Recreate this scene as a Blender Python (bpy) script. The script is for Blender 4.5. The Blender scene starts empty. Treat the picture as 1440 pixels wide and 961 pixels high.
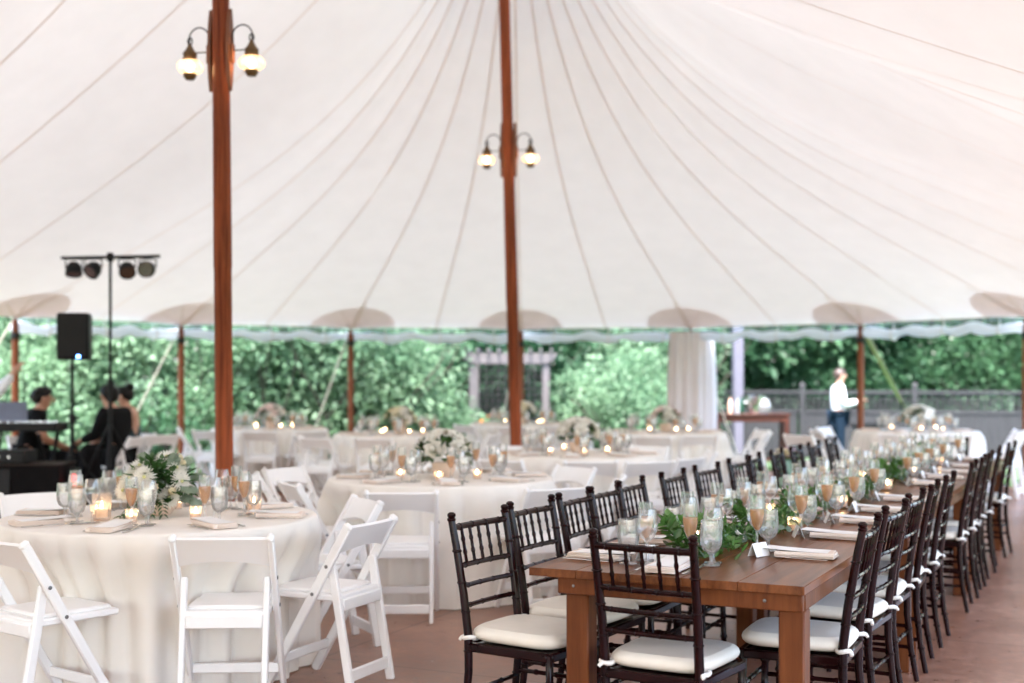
import bpy, bmesh, math, random
from mathutils import Vector, Matrix, noise

RAD = math.radians
PI = math.pi
rnd = random.Random(11)
sc = bpy.context.scene
col = sc.collection
V = Vector
KIDS = {}

# ------------------------------------------------------------------ mesh builder
class MB:
    def __init__(self):
        self.v = []; self.f = []; self.m = []
    def add(self, vs, fs, mat=0):
        o = len(self.v)
        self.v += [tuple(p) for p in vs]
        self.f += [tuple(i + o for i in f) for f in fs]
        self.m += [mat] * len(fs)
        return self
    def box(self, c, s, bev=0.0, rot=None, mat=0, taper=1.0):
        hx, hy, hz = s[0] / 2, s[1] / 2, s[2] / 2
        rot = rot or Matrix.Identity(3)
        c = V(c)
        if bev <= 0:
            vs = []
            for z in (-1, 1):
                k = taper if z > 0 else 1
                for (x, y) in ((-1, -1), (1, -1), (1, 1), (-1, 1)):
                    vs.append(c + rot @ V((x * hx * k, y * hy * k, z * hz)))
            fs = [(3, 2, 1, 0), (4, 5, 6, 7), (0, 1, 5, 4), (1, 2, 6, 5), (2, 3, 7, 6), (3, 0, 4, 7)]
            return self.add(vs, fs, mat)
        b = min(bev, hx * .9, hy * .9, hz * .9)
        vs = []; idx = {}
        for x in (-1, 1):
            for y in (-1, 1):
                for z in (-1, 1):
                    k = taper if z > 0 else 1
                    X, Y, Z = x * hx * k, y * hy * k, z * hz
                    for ax, p in enumerate(((X, Y - y * b, Z - z * b), (X - x * b, Y, Z - z * b), (X - x * b, Y - y * b, Z))):
                        idx[(x, y, z, ax)] = len(vs); vs.append(c + rot @ V(p))
        fs = []
        def face(keys):
            ids = [idx[k] for k in keys]
            a, bb, cc = vs[ids[0]], vs[ids[1]], vs[ids[2]]
            n = (bb - a).cross(cc - a)
            mid = sum((vs[i] for i in ids), V()) / len(ids)
            if n.dot(mid - c) < 0: ids.reverse()
            fs.append(tuple(ids))
        sq = ((-1, -1), (1, -1), (1, 1), (-1, 1))
        for s_ in (-1, 1):
            face([(s_, a, b_, 0) for a, b_ in sq]); face([(a, s_, b_, 1) for a, b_ in sq]); face([(a, b_, s_, 2) for a, b_ in sq])
        for a in (-1, 1):
            for b_ in (-1, 1):
                face([(a, b_, -1, 0), (a, b_, 1, 0), (a, b_, 1, 1), (a, b_, -1, 1)])
                face([(a, -1, b_, 0), (a, 1, b_, 0), (a, 1, b_, 2), (a, -1, b_, 2)])
                face([(-1, a, b_, 1), (1, a, b_, 1), (1, a, b_, 2), (-1, a, b_, 2)])
                for z in (-1, 1):
                    face([(a, b_, z, 0), (a, b_, z, 1), (a, b_, z, 2)])
        return self.add(vs, fs, mat)
    def bar(self, p0, p1, w, t, bev=0.0, side=(1, 0, 0), mat=0):
        """rectangular bar p0->p1; w along `side`, t across."""
        p0, p1 = V(p0), V(p1)
        z = (p1 - p0); L = z.length; z.normalize()
        x = V(side); x = (x - z * x.dot(z)).normalized(); y = z.cross(x)
        rot = Matrix((x, y, z)).transposed()
        return self.box((p0 + p1) / 2, (w, t, L), bev, rot, mat)
    def tube(self, pts, rad, n=8, mat=0, cap=True, closed=False):
        pts = [V(p) for p in pts]
        m = len(pts)
        rad = [rad] * m if not hasattr(rad, '__len__') else rad
        ref = None; vs = []
        for i, p in enumerate(pts):
            if closed: t = pts[(i + 1) % m] - pts[i - 1]
            else: t = pts[min(i + 1, m - 1)] - pts[max(i - 1, 0)]
            if t.length < 1e-9: t = V((0, 0, 1))
            t.normalize()
            if ref is None:
                ref = V((1, 0, 0)) if abs(t.x) < .9 else V((0, 1, 0))
            x = (ref - t * ref.dot(t)).normalized(); ref = x; y = t.cross(x)
            for k in range(n):
                a = 2 * PI * k / n
                vs.append(p + (x * math.cos(a) + y * math.sin(a)) * rad[i])
        fs = []
        for i in range(m if closed else m - 1):
            j = (i + 1) % m
            for k in range(n):
                l = (k + 1) % n
                fs.append((i * n + k, i * n + l, j * n + l, j * n + k))
        if cap and not closed:
            fs.append(tuple(reversed(range(n)))); fs.append(tuple((m - 1) * n + k for k in range(n)))
        return self.add(vs, fs, mat)
    def lathe(self, prof, n=20, o=(0, 0, 0), rot=None, mat=0, sx=1, sy=1):
        o = V(o); rot = rot or Matrix.Identity(3)
        vs = []; rings = []
        for (r, z) in prof:
            if r < 1e-6:
                rings.append([len(vs)]); vs.append(o + rot @ V((0, 0, z)))
            else:
                rings.append(list(range(len(vs), len(vs) + n)))
                for k in range(n):
                    a = 2 * PI * k / n
                    vs.append(o + rot @ V((r * math.cos(a) * sx, r * math.sin(a) * sy, z)))
        fs = []
        for a, b in zip(rings, rings[1:]):
            if len(a) == 1 and len(b) == 1: continue
            for k in range(n):
                l = (k + 1) % n
                if len(a) == 1: fs.append((a[0], b[l], b[k]))
                elif len(b) == 1: fs.append((a[k], a[l], b[0]))
                else: fs.append((a[k], a[l], b[l], b[k]))
        return self.add(vs, fs, mat)
    def ball(self, c, r, n=10, mat=0, rot=None):
        r = (r, r, r) if not hasattr(r, '__len__') else r
        c = V(c); rot = rot or Matrix.Identity(3)
        h = max(4, n // 2 + 1)
        t = MB(); t.lathe([(math.sin(PI * i / h), -math.cos(PI * i / h)) for i in range(h + 1)], n)
        return self.add([c + rot @ V((p[0] * r[0], p[1] * r[1], p[2] * r[2])) for p in t.v], t.f, mat)
    def grid(self, fn, nu, nv, closed=False, mat=0, flip=False):
        vs = [fn(i, j) for i in range(nu) for j in range(nv)]
        fs = []
        for i in range(nu if closed else nu - 1):
            k = (i + 1) % nu
            for j in range(nv - 1):
                q = (i * nv + j, k * nv + j, k * nv + j + 1, i * nv + j + 1)
                fs.append(q[::-1] if flip else q)
        return self.add(vs, fs, mat)
    def leaf(self, p, d, up, L, W, mat=0, fold=.25):
        p, d, up = V(p), V(d).normalized(), V(up)
        s = d.cross(up)
        if s.length < 1e-4: s = d.orthogonal()
        s.normalize(); n = s.cross(d)
        vs = [p, p + d * L * .30 + s * W * .45 + n * W * fold, p + d * L * .68 + s * W * .38 + n * W * fold * .8, p + d * L,
              p + d * L * .68 - s * W * .38 + n * W * fold * .8, p + d * L * .30 - s * W * .45 + n * W * fold, p + d * L * .5]
        return self.add(vs, [(0, 6, 2, 1), (6, 3, 2), (0, 5, 4, 6), (6, 4, 3)], mat)
    def disc_leaf(self, p, n_, r, mat=0, k=7):
        p, n_ = V(p), V(n_).normalized(); x = n_.orthogonal().normalized(); y = n_.cross(x)
        vs = [p + n_ * r * .18] + [p + (x * math.cos(2 * PI * i / k) + y * math.sin(2 * PI * i / k)) * r for i in range(k)]
        return self.add(vs, [(0, 1 + i, 1 + (i + 1) % k) for i in range(k)], mat)
    def mesh(self, name, mats, angle=38, smooth=True):
        me = bpy.data.meshes.new(name)
        me.from_pydata(self.v, [], self.f)
        for m in (mats if isinstance(mats, (list, tuple)) else [mats]): me.materials.append(m)
        me.polygons.foreach_set('material_index', self.m)
        if smooth:
            me.polygons.foreach_set('use_smooth', [True] * len(me.polygons))
            me.update()
            if angle < 180: me.set_sharp_from_angle(angle=RAD(angle))
        me.update()
        return me
    def build(self, name, mats, parent=None, angle=38, smooth=True, loc=None):
        o = bpy.data.objects.new(name, self.mesh(name, mats, angle, smooth))
        return link(o, parent, loc)

def link(o, parent=None, loc=None):
    col.objects.link(o)
    if loc is not None: o.location = loc
    if parent is not None:
        o.parent = parent; KIDS.setdefault(parent.name, []).append(o)
    return o
def tag(o, label=None, cat=None, group=None, kind=None):
    if label: o['label'] = label
    if cat: o['category'] = cat
    if group: o['group'] = group
    if kind: o['kind'] = kind
    return o
def thing(name, label, cat, loc=(0, 0, 0), rz=0.0, group=None):
    o = bpy.data.objects.new(name, None)
    o.empty_display_size = .1
    link(o); o.location = loc; o.rotation_euler = (0, 0, rz)
    return tag(o, label, cat, group)
def dup(o, loc=None, rz=None, label=None, group=None, parent=None, scale=None):
    c = o.copy(); col.objects.link(c)
    if parent is not None:
        c.parent = parent; KIDS.setdefault(parent.name, []).append(c)
    if loc is not None: c.location = loc
    if rz is not None: c.rotation_euler = (0, 0, rz)
    if label: c['label'] = label
    if group: c['group'] = group
    if scale is not None: c.scale = scale if hasattr(scale, '__len__') else (scale,) * 3
    for ch in KIDS.get(o.name, []): dup(ch, parent=c)
    return c
class Stamp:
    """first use moves the prototype itself, later uses copy it"""
    def __init__(self, proto): self.p = proto; self.used = False
    def __call__(self, loc, rz, label, group=None, scale=None):
        if not self.used:
            self.used = True; o = self.p
            o.location = loc; o.rotation_euler = (0, 0, rz); o['label'] = label
            if group: o['group'] = group
            if scale is not None: o.scale = scale if hasattr(scale, '__len__') else (scale,) * 3
            return o
        return dup(self.p, loc, rz, label, group, scale=scale if scale is not None else (1, 1, 1))

# ------------------------------------------------------------------ materials
def newmat(name):
    m = bpy.data.materials.new(name); m.use_nodes = True
    nt = m.node_tree; nt.nodes.clear()
    out = nt.nodes.new('ShaderNodeOutputMaterial')
    return m, nt, out
def coords(nt, scale=(1, 1, 1), src='Object'):
    tc = nt.nodes.new('ShaderNodeTexCoord'); mp = nt.nodes.new('ShaderNodeMapping')
    mp.inputs['Scale'].default_value = scale
    nt.links.new(tc.outputs[src], mp.inputs['Vector'])
    return mp.outputs['Vector']
def noise_node(nt, vec, scale, detail=4, rough=.55):
    n = nt.nodes.new('ShaderNodeTexNoise')
    n.inputs['Scale'].default_value = scale; n.inputs['Detail'].default_value = detail; n.inputs['Roughness'].default_value = rough
    nt.links.new(vec, n.inputs['Vector'])
    return n.outputs['Fac']
def ramp(nt, fac, stops):
    r = nt.nodes.new('ShaderNodeValToRGB')
    e = r.color_ramp.elements
    while len(e) < len(stops): e.new(.5)
    for el, (p, c) in zip(e, stops):
        el.position = p; el.color = (*c, 1)
    nt.links.new(fac, r.inputs['Fac'])
    return r.outputs['Color']
def bump(nt, fac, strength, dist=.01):
    b = nt.nodes.new('ShaderNodeBump')
    b.inputs['Strength'].default_value = strength; b.inputs['Distance'].default_value = dist
    nt.links.new(fac, b.inputs['Height'])
    return b.outputs['Normal']
def mul(c, k): return tuple(min(1, max(0, x * k)) for x in c)
def pm(name, c, rough=.5, metal=0.0, spec=.5, var=.12, vscale=6.0, stretch=(1, 1, 1), bmp=0.0, bscale=60.0, coat=0.0, emit=None, sheen=0.0, c2=None):
    m, nt, out = newmat(name)
    p = nt.nodes.new('ShaderNodeBsdfPrincipled')
    p.inputs['Roughness'].default_value = rough; p.inputs['Metallic'].default_value = metal
    p.inputs['Specular IOR Level'].default_value = spec
    if coat: p.inputs['Coat Weight'].default_value = coat; p.inputs['Coat Roughness'].default_value = .12
    if sheen: p.inputs['Sheen Weight'].default_value = sheen
    vec = coords(nt, stretch)
    f = noise_node(nt, vec, vscale)
    colr = ramp(nt, f, [(.28, mul(c, 1 - var)), (.72, c2 or mul(c, 1 + var))])
    nt.links.new(colr, p.inputs['Base Color'])
    if bmp:
        nt.links.new(bump(nt, noise_node(nt, vec, bscale, 3), bmp), p.inputs['Normal'])
    if emit:
        p.inputs['Emission Color'].default_value = (*emit[0], 1); p.inputs['Emission Strength'].default_value = emit[1]
    nt.links.new(p.outputs[0], out.inputs['Surface'])
    return m
def wood(name, dark, light, rough=.4, grain=(1, 1, 1), scale=9.0, coat=0.0, spec=.5, knots=True):
    """grain: mapping scale, small along the fibre"""
    m, nt, out = newmat(name)
    p = nt.nodes.new('ShaderNodeBsdfPrincipled')
    p.inputs['Roughness'].default_value = rough; p.inputs['Specular IOR Level'].default_value = spec
    if coat: p.inputs['Coat Weight'].default_value = coat; p.inputs['Coat Roughness'].default_value = .15
    vec = coords(nt, grain)
    f1 = noise_node(nt, vec, scale, 6, .65)
    f2 = noise_node(nt, vec, scale * .22, 2, .5)
    mx = nt.nodes.new('ShaderNodeMath'); mx.operation = 'MULTIPLY_ADD'; mx.inputs[1].default_value = .6
    nt.links.new(f1, mx.inputs[0])
    m2 = nt.nodes.new('ShaderNodeMath'); m2.operation = 'MULTIPLY'; m2.inputs[1].default_value = .4
    nt.links.new(f2, m2.inputs[0]); nt.links.new(m2.outputs[0], mx.inputs[2])
    mid = tuple((a + b) / 2 for a, b in zip(dark, light))
    c = ramp(nt, mx.outputs[0], [(.33, dark), (.5, mid), (.68, light)])
    nt.links.new(c, p.inputs['Base Color'])
    nt.links.new(bump(nt, f1, .15, .004), p.inputs['Normal'])
    nt.links.new(p.outputs[0], out.inputs['Surface'])
    return m
def cloth_mat(name, c, trans=.25, var=.04, tc=None):
    m, nt, out = newmat(name)
    d = nt.nodes.new('ShaderNodeBsdfDiffuse'); t = nt.nodes.new('ShaderNodeBsdfTranslucent'); mx = nt.nodes.new('ShaderNodeMixShader')
    vec = coords(nt)
    f = noise_node(nt, vec, 3.0, 5)
    cc = ramp(nt, f, [(.3, mul(c, 1 - var)), (.7, mul(c, 1 + var))])
    nt.links.new(cc, d.inputs['Color'])
    if tc: t.inputs['Color'].default_value = (*tc, 1)
    else: nt.links.new(cc, t.inputs['Color'])
    nb = bump(nt, noise_node(nt, vec, 260, 2), .12, .002)
    nt.links.new(nb, d.inputs['Normal'])
    mx.inputs[0].default_value = trans
    nt.links.new(d.outputs[0], mx.inputs[1]); nt.links.new(t.outputs[0], mx.inputs[2]); nt.links.new(mx.outputs[0], out.inputs['Surface'])
    return m
def leaf_mat(name, c1, c2, trans=.35, gloss=.06, scale=.9):
    m, nt, out = newmat(name)
    vec = coords(nt)
    oi = nt.nodes.new('ShaderNodeObjectInfo')
    ad = nt.nodes.new('ShaderNodeVectorMath'); ad.operation = 'ADD'
    nt.links.new(vec, ad.inputs[0]); nt.links.new(oi.outputs['Location'], ad.inputs[1])
    f = noise_node(nt, ad.outputs[0], scale, 5, .7)
    c = ramp(nt, f, [(.34, c1), (.66, c2)])
    d = nt.nodes.new('ShaderNodeBsdfDiffuse'); t = nt.nodes.new('ShaderNodeBsdfTranslucent'); g = nt.nodes.new('ShaderNodeBsdfGlossy')
    g.inputs['Roughness'].default_value = .38
    nt.links.new(c, d.inputs['Color']); nt.links.new(c, t.inputs['Color'])
    m1 = nt.nodes.new('ShaderNodeMixShader'); m1.inputs[0].default_value = trans
    m2 = nt.nodes.new('ShaderNodeMixShader'); m2.inputs[0].default_value = gloss
    nt.links.new(d.outputs[0], m1.inputs[1]); nt.links.new(t.outputs[0], m1.inputs[2])
    nt.links.new(m1.outputs[0], m2.inputs[1]); nt.links.new(g.outputs[0], m2.inputs[2]); nt.links.new(m2.outputs[0], out.inputs['Surface'])
    return m
def glass_mat(name, tint=(1, 1, 1), refl=.10, frost=0.0, frostc=(.9, .9, .9), rough=.02, edge=.55):
    """thin clear glass: see-through, mirror-like towards its edges"""
    m, nt, out = newmat(name)
    t = nt.nodes.new('ShaderNodeBsdfTransparent'); t.inputs[0].default_value = (*tint, 1)
    g = nt.nodes.new('ShaderNodeBsdfGlossy'); g.inputs['Roughness'].default_value = rough
    lw = nt.nodes.new('ShaderNodeLayerWeight'); lw.inputs['Blend'].default_value = .32
    mr = nt.nodes.new('ShaderNodeMapRange'); mr.inputs['To Min'].default_value = refl * .5; mr.inputs['To Max'].default_value = edge
    nt.links.new(lw.outputs['Fresnel'], mr.inputs['Value'])
    mx = nt.nodes.new('ShaderNodeMixShader')
    nt.links.new(mr.outputs[0], mx.inputs[0]); nt.links.new(t.outputs[0], mx.inputs[1]); nt.links.new(g.outputs[0], mx.inputs[2])
    last = mx.outputs[0]
    if frost:
        d = nt.nodes.new('ShaderNodeBsdfTranslucent'); d.inputs[0].default_value = (*frostc, 1)
        d2 = nt.nodes.new('ShaderNodeBsdfDiffuse'); d2.inputs[0].default_value = (*frostc, 1)
        md = nt.nodes.new('ShaderNodeMixShader'); md.inputs[0].default_value = .5
        nt.links.new(d.outputs[0], md.inputs[1]); nt.links.new(d2.outputs[0], md.inputs[2])
        m3 = nt.nodes.new('ShaderNodeMixShader'); m3.inputs[0].default_value = frost
        nt.links.new(last, m3.inputs[1]); nt.links.new(md.outputs[0], m3.inputs[2]); last = m3.outputs[0]
    nt.links.new(last, out.inputs['Surface'])
    return m
def emit_mat(name, c, s):
    m, nt, out = newmat(name)
    e = nt.nodes.new('ShaderNodeEmission'); e.inputs[0].default_value = (*c, 1); e.inputs[1].default_value = s
    nt.links.new(e.outputs[0], out.inputs['Surface'])
    return m

MAT = {}
MAT['canvas'] = cloth_mat('tent_canvas', (.88, .862, .858), .061, .02)
MAT['canvas2'] = cloth_mat('doubled_canvas', (.86, .785, .755), .46, .04)
MAT['seam'] = cloth_mat('seam_tape', (.83, .755, .705), .63, .03)
MAT['linen'] = cloth_mat('ivory_linen', (.90, .855, .80), .12, .03)
MAT['napkin'] = cloth_mat('blush_napkin', (.82, .71, .635), .1, .05)
MAT['curtain'] = cloth_mat('curtain_cloth', (.86, .80, .80), .22, .03)
MAT['paper'] = pm('white_paper', (.86, .85, .84), .6, var=.02)
MAT['vinyl_clear'] = glass_mat('clear_vinyl', (.80, .93, .96), .12, .18, (.62, .75, .82), .12)
MAT['vinyl_roll'] = cloth_mat('rolled_vinyl', (.90, .94, .98), .38, .04)
MAT['pole'] = wood('varnished_pole', (.080, .015, .005), (.42, .100, .034), .42, (7, 7, .30), 5, 0, .16)
MAT['sidepole'] = wood('orange_side_pole', (.12, .030, .009), (.30, .085, .026), .45, (6, 6, .5), 6, 0, .3)
MAT['board'] = wood('lantern_board', (.10, .03, .010), (.26, .085, .028), .4, (5, 5, .8), 6)
MAT['table'] = wood('pine_table', (.055, .0155, .005), (.25, .084, .028), .28, (9, .55, 4), 4.5, 0, .18)
MAT['table_leg'] = wood('pine_leg', (.065, .017, .005), (.19, .058, .018), .42, (7, 7, .5), 5, 0, .18)
MAT['console'] = wood('dark_console', (.018, .005, .003), (.060, .016, .008), .4, (.8, 7, 7), 5, 0, .3)
MAT['mahogany'] = pm('mahogany_lacquer', (.012, .0024, .0026), .16, var=.5, vscale=14, spec=.15)
MAT['cushion'] = pm('ivory_vinyl', (.80, .745, .66), .46, var=.04, vscale=9, bmp=.22, bscale=11)
MAT['tie'] = pm('white_tie', (.80, .77, .73), .75, var=.04)
MAT['resin'] = pm('white_resin', (.88, .87, .875), .38, var=.025, vscale=5, bmp=.03, bscale=40)
MAT['pad'] = pm('white_vinyl_pad', (.88, .865, .86), .45, var=.02, bmp=.05, bscale=30)
MAT['bolt'] = pm('bolt_metal', (.20, .19, .19), .35, .9)
MAT['glass'] = glass_mat('clear_glass', (.99, .99, .99), .16, .06, (.95, .93, .92), .015, .8)
MAT['frosted'] = glass_mat('iced_glass', (.98, .98, .98), .16, .15, (.97, .96, .95), .03, .85)
MAT['water'] = glass_mat('iced_water', (.97, .97, .97), .14, .10, (.95, .95, .94), .05, .7)
MAT['fizz'] = glass_mat('peach_fizz', (1.0, .80, .58), .08, .40, (1.0, .64, .38), .1, .2)
MAT['steel'] = pm('polished_steel', (.62, .60, .58), .16, 1.0, var=.05)
MAT['silver'] = pm('silver_bucket', (.75, .74, .72), .18, 1.0, var=.05)
MAT['brass'] = pm('aged_brass', (.13, .075, .032), .45, .6, var=.3, vscale=30)
MAT['iron'] = pm('wrought_iron', (.030, .026, .024), .5, .5)
MAT['globe'] = glass_mat('onion_glass', (1, .97, .92), .14, .20, (1.0, .88, .74), .04, .6)
MAT['bulb'] = emit_mat('lamp_bulb', (1.0, .70, .36), 4.5)
MAT['flame'] = emit_mat('candle_flame', (1.0, .74, .42), 9)
MAT['wax'] = pm('candle_wax', (.86, .72, .58), .5, var=.03, emit=((1.0, .55, .25), .04))
MAT['votive'] = glass_mat('votive_glass', (1, .95, .92), .12, .17, (.95, .86, .80), .1, .5)
MAT['ceramic'] = pm('blush_ceramic', (.72, .56, .46), .5, var=.08)
MAT['petal'] = leaf_mat('white_petal', (.86, .84, .78), (.93, .91, .86), .4, .03, 6)
MAT['petal_pink'] = leaf_mat('blush_petal', (.90, .74, .69), (.94, .84, .80), .45, .03, 6)
MAT['petal_lilac'] = leaf_mat('lilac_petal', (.62, .42, .70), (.80, .62, .82), .3, .03, 6)
MAT['petal_cream'] = leaf_mat('cream_petal', (.88, .80, .56), (.93, .88, .74), .45, .03, 6)
MAT['orange'] = leaf_mat('orange_petal', (.75, .25, .04), (.85, .38, .08), .3, .03, 6)
MAT['stamen'] = pm('flower_heart', (.58, .58, .28), .7)
MAT['euca'] = leaf_mat('eucalyptus_leaf', (.12, .18, .125), (.26, .33, .25), .25, .05, 7)
MAT['darkleaf'] = leaf_mat('dark_leaf', (.018, .060, .018), (.075, .175, .050), .3, .07, 9)
MAT['ruscus'] = leaf_mat('ruscus_leaf', (.035, .11, .022), (.13, .29, .062), .35, .07, 9)
MAT['hedge'] = leaf_mat('hedge_leaf', (.050, .135, .066), (.25, .38, .235), .5, .02, .42)
MAT['hedge2'] = leaf_mat('deep_leaf', (.014, .055, .028), (.075, .165, .080), .4, .02, .5)
MAT['pine'] = leaf_mat('forest_leaf', (.006, .024, .013), (.026, .075, .036), .35, .02, .4)
MAT['bark'] = pm('tree_bark', (.055, .042, .034), .9, var=.4, vscale=9, stretch=(3, 3, .6), bmp=.5, bscale=12)
MAT['grass'] = leaf_mat('lawn_blades', (.035, .085, .026), (.075, .15, .055), .35, .03, .8)
MAT['soil'] = pm('lawn_ground', (.045, .085, .034), .95, var=.35, vscale=.7, bmp=.4, bscale=20)
MAT['fence'] = wood('grey_fence', (.012, .012, .0145), (.023, .023, .027), .75, (3, 3, .4), 3)
MAT['greypost'] = pm('grey_painted_post', (.10, .095, .125), .6, var=.08)
MAT['arbour'] = pm('weathered_arbour', (.095, .085, .09), .7, var=.12)
MAT['black'] = pm('black_plastic', (.005, .005, .0055), .45, var=.3, spec=.2)
MAT['blackmat'] = pm('black_carpeted_box', (.006, .005, .0055), .9, var=.3, spec=.12, bmp=.2, bscale=200)
MAT['grille'] = pm('speaker_grille', (.004, .004, .0045), .7, .1, var=.4, vscale=300)
MAT['lens'] = pm('lamp_lens', (.10, .07, .055), .15, .2, var=.5, vscale=80)
MAT['blue_led'] = emit_mat('blue_led', (.08, .25, 1.0), 5)
MAT['red_led'] = emit_mat('red_led', (1.0, .03, .05), 1.4)
MAT['laptop'] = pm('silver_laptop', (.16, .19, .27), .4, .4)
MAT['strap'] = pm('khaki_strap', (.40, .38, .27), .8, var=.1)
MAT['rope'] = pm('guy_rope', (.42, .40, .34), .8)
MAT['skin'] = pm('skin', (.52, .29, .20), .5, var=.06)
MAT['skin2'] = pm('tanned_skin', (.44, .22, .14), .5, var=.06)
MAT['hair'] = pm('dark_hair', (.006, .0045, .004), .5, var=.4, vscale=40, stretch=(1, 1, .2), spec=.2)
MAT['hair2'] = pm('brown_hair', (.05, .03, .022), .45, var=.4, vscale=40)
MAT['shirt_black'] = pm('black_shirt', (.005, .0048, .0055), .85, var=.3, spec=.12)
MAT['shirt_white'] = pm('white_shirt', (.80, .83, .86), .7, var=.03)
MAT['navy'] = pm('navy_trousers', (.0015, .010, .022), .8, var=.2, spec=.2)
MAT['shoe'] = pm('black_shoe', (.012, .011, .011), .3)
MAT['teal_dress'] = pm('dark_green_dress', (.010, .035, .040), .6, var=.2)
MAT['greenvase'] = pm('green_vase', (.34, .52, .40), .3, var=.08)

# ------------------------------------------------------------------ layout constants (metres; camera above the origin looking along +Y)
H = 1.45
def at(px, py, z):
    """where the sight line through a photo pixel meets the height z"""
    d = 1800 * (H - z) / (py - 530)
    return V(((px - 720) / 1800 * d, d, z))
TA = RAD(66.5)                                   # tent ridge direction
A2 = V((math.cos(TA), math.sin(TA), 0)); N2 = V((A2.y, -A2.x, 0))
P0 = V((0.02, 13.5, 0)); BAY = 5.01; NBAY = 3; RT = 6.9
EAVE = 2.23; PEAK = 7.2
ORD = 'first second third fourth fifth sixth seventh eighth ninth tenth eleventh twelfth thirteenth fourteenth'.split()

# ------------------------------------------------------------------ ground
def ground_z(x, y):
    q = V((x, y, 0)) - P0
    s = q.dot(A2); v = q.dot(N2)
    s2 = max(0, s) if s > 0 else min(0, s + NBAY * BAY)
    dist = math.hypot(s2, v) - (RT + .45)
    k = max(0, min(1, dist / 5))
    k = k * k * (3 - 2 * k)
    return -.03 - .38 * k + .03 * noise.noise((x * .25, y * .25, 0)) * k
def axis_coord(lo, hi, fine_lo, fine_hi, step):
    out = []; x = fine_lo
    while x <= fine_hi: out.append(x); x += step
    g = step; x = fine_lo
    while x > lo: g *= 1.5; x -= g; out.insert(0, max(x, lo))
    g = step; x = out[-1]
    while x < hi: g *= 1.5; x += g; out.append(min(x, hi))
    return out
xs = axis_coord(-900, 900, -24, 24, .8); ys = axis_coord(-900, 1500, -14, 44, .8)
mb = MB(); mb.grid(lambda i, j: (xs[i], ys[j], ground_z(xs[i], ys[j])), len(xs), len(ys))
tag(mb.build('ground', MAT['soil'], angle=180), kind='structure')

def stadium(r, n=24):
    pts = []
    for i in range(n + 1):
        a = TA - PI / 2 + PI * i / n
        pts.append(P0 + V((math.cos(a), math.sin(a), 0)) * r)
    E = P0 - A2 * BAY * NBAY
    for i in range(n + 1):
        a = TA + PI / 2 + PI * i / n
        pts.append(E + V((math.cos(a), math.sin(a), 0)) * r)
    return pts
# patio: stained concrete
m, nt, out = newmat('stained_concrete')
p = nt.nodes.new('ShaderNodeBsdfPrincipled')
vec = coords(nt)
f1 = noise_node(nt, vec, .9, 6, .6); f2 = noise_node(nt, vec, 14, 5, .65)
mixf = nt.nodes.new('ShaderNodeMath'); mixf.operation = 'MULTIPLY_ADD'; mixf.inputs[1].default_value = .55
nt.links.new(f1, mixf.inputs[0])
mm = nt.nodes.new('ShaderNodeMath'); mm.operation = 'MULTIPLY'; mm.inputs[1].default_value = .45
nt.links.new(f2, mm.inputs[0]); nt.links.new(mm.outputs[0], mixf.inputs[2])
c = ramp(nt, mixf.outputs[0], [(.36, (.165, .070, .040)), (.5, (.275, .125, .076)), (.63, (.41, .215, .145))])
# control joints, a grid turned with the tent
mp = nt.nodes.new('ShaderNodeMapping'); mp.inputs['Rotation'].default_value = (0, 0, -TA + .03)
tc = nt.nodes.new('ShaderNodeTexCoord'); nt.links.new(tc.outputs['Object'], mp.inputs['Vector'])
br = nt.nodes.new('ShaderNodeTexBrick'); br.offset = 0.0
br.inputs['Scale'].default_value = 1; br.inputs['Mortar Size'].default_value = .006; br.inputs['Brick Width'].default_value = 1.85; br.inputs['Row Height'].default_value = 1.85
br.inputs['Color1'].default_value = (1, 1, 1, 1); br.inputs['Color2'].default_value = (.90, .90, .90, 1); br.inputs['Mortar'].default_value = (.28, .26, .25, 1)
nt.links.new(mp.outputs[0], br.inputs['Vector'])
mx = nt.nodes.new('ShaderNodeMix'); mx.data_type = 'RGBA'; mx.blend_type = 'MULTIPLY'; mx.inputs[0].default_value = 1
nt.links.new(c, mx.inputs[6]); nt.links.new(br.outputs['Color'], mx.inputs[7])
nt.links.new(mx.outputs[2], p.inputs['Base Color'])
rr = nt.nodes.new('ShaderNodeMapRange'); rr.inputs['To Min'].default_value = .20; rr.inputs['To Max'].default_value = .42; p.inputs['Specular IOR Level'].default_value = .75
nt.links.new(f2, rr.inputs['Value']); nt.links.new(rr.outputs[0], p.inputs['Roughness'])
nt.links.new(bump(nt, f2, .18, .006), p.inputs['Normal'])
nt.links.new(p.outputs[0], out.inputs['Surface'])
MAT['concrete'] = m
pts = stadium(RT + .45, 40)
mb = MB(); n = len(pts)
mb.add([q + V((0, 0, 0)) for q in pts] + [q + V((0, 0, -.12)) for q in pts],
       [tuple(range(n))] + [(i, i + n, (i + 1) % n + n, (i + 1) % n) for i in range(n)])
tag(mb.build('floor', MAT['concrete'], angle=30), kind='structure')

# grass tufts near the tent's open right side and end (uncountable)
mb = MB()
for k in range(9000):
    a = TA + RAD(rnd.uniform(-75, 75)); r = RT + .5 + abs(rnd.gauss(0, 3.2))
    q = P0 + V((math.cos(a), math.sin(a), 0)) * r
    z = ground_z(q.x, q.y)
    d = V((rnd.gauss(0, .35), rnd.gauss(0, .35), 1)).normalized()
    s = V((rnd.gauss(0, 1), rnd.gauss(0, 1), 0)).normalized() * rnd.uniform(.012, .03)
    h = rnd.uniform(.05, .12)
    b = V((q.x, q.y, z - .01))
    mb.add([b - s, b + s, b + d * h], [(0, 1, 2)])
tag(mb.build('grass', MAT['grass'], angle=180), kind='stuff')

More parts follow.
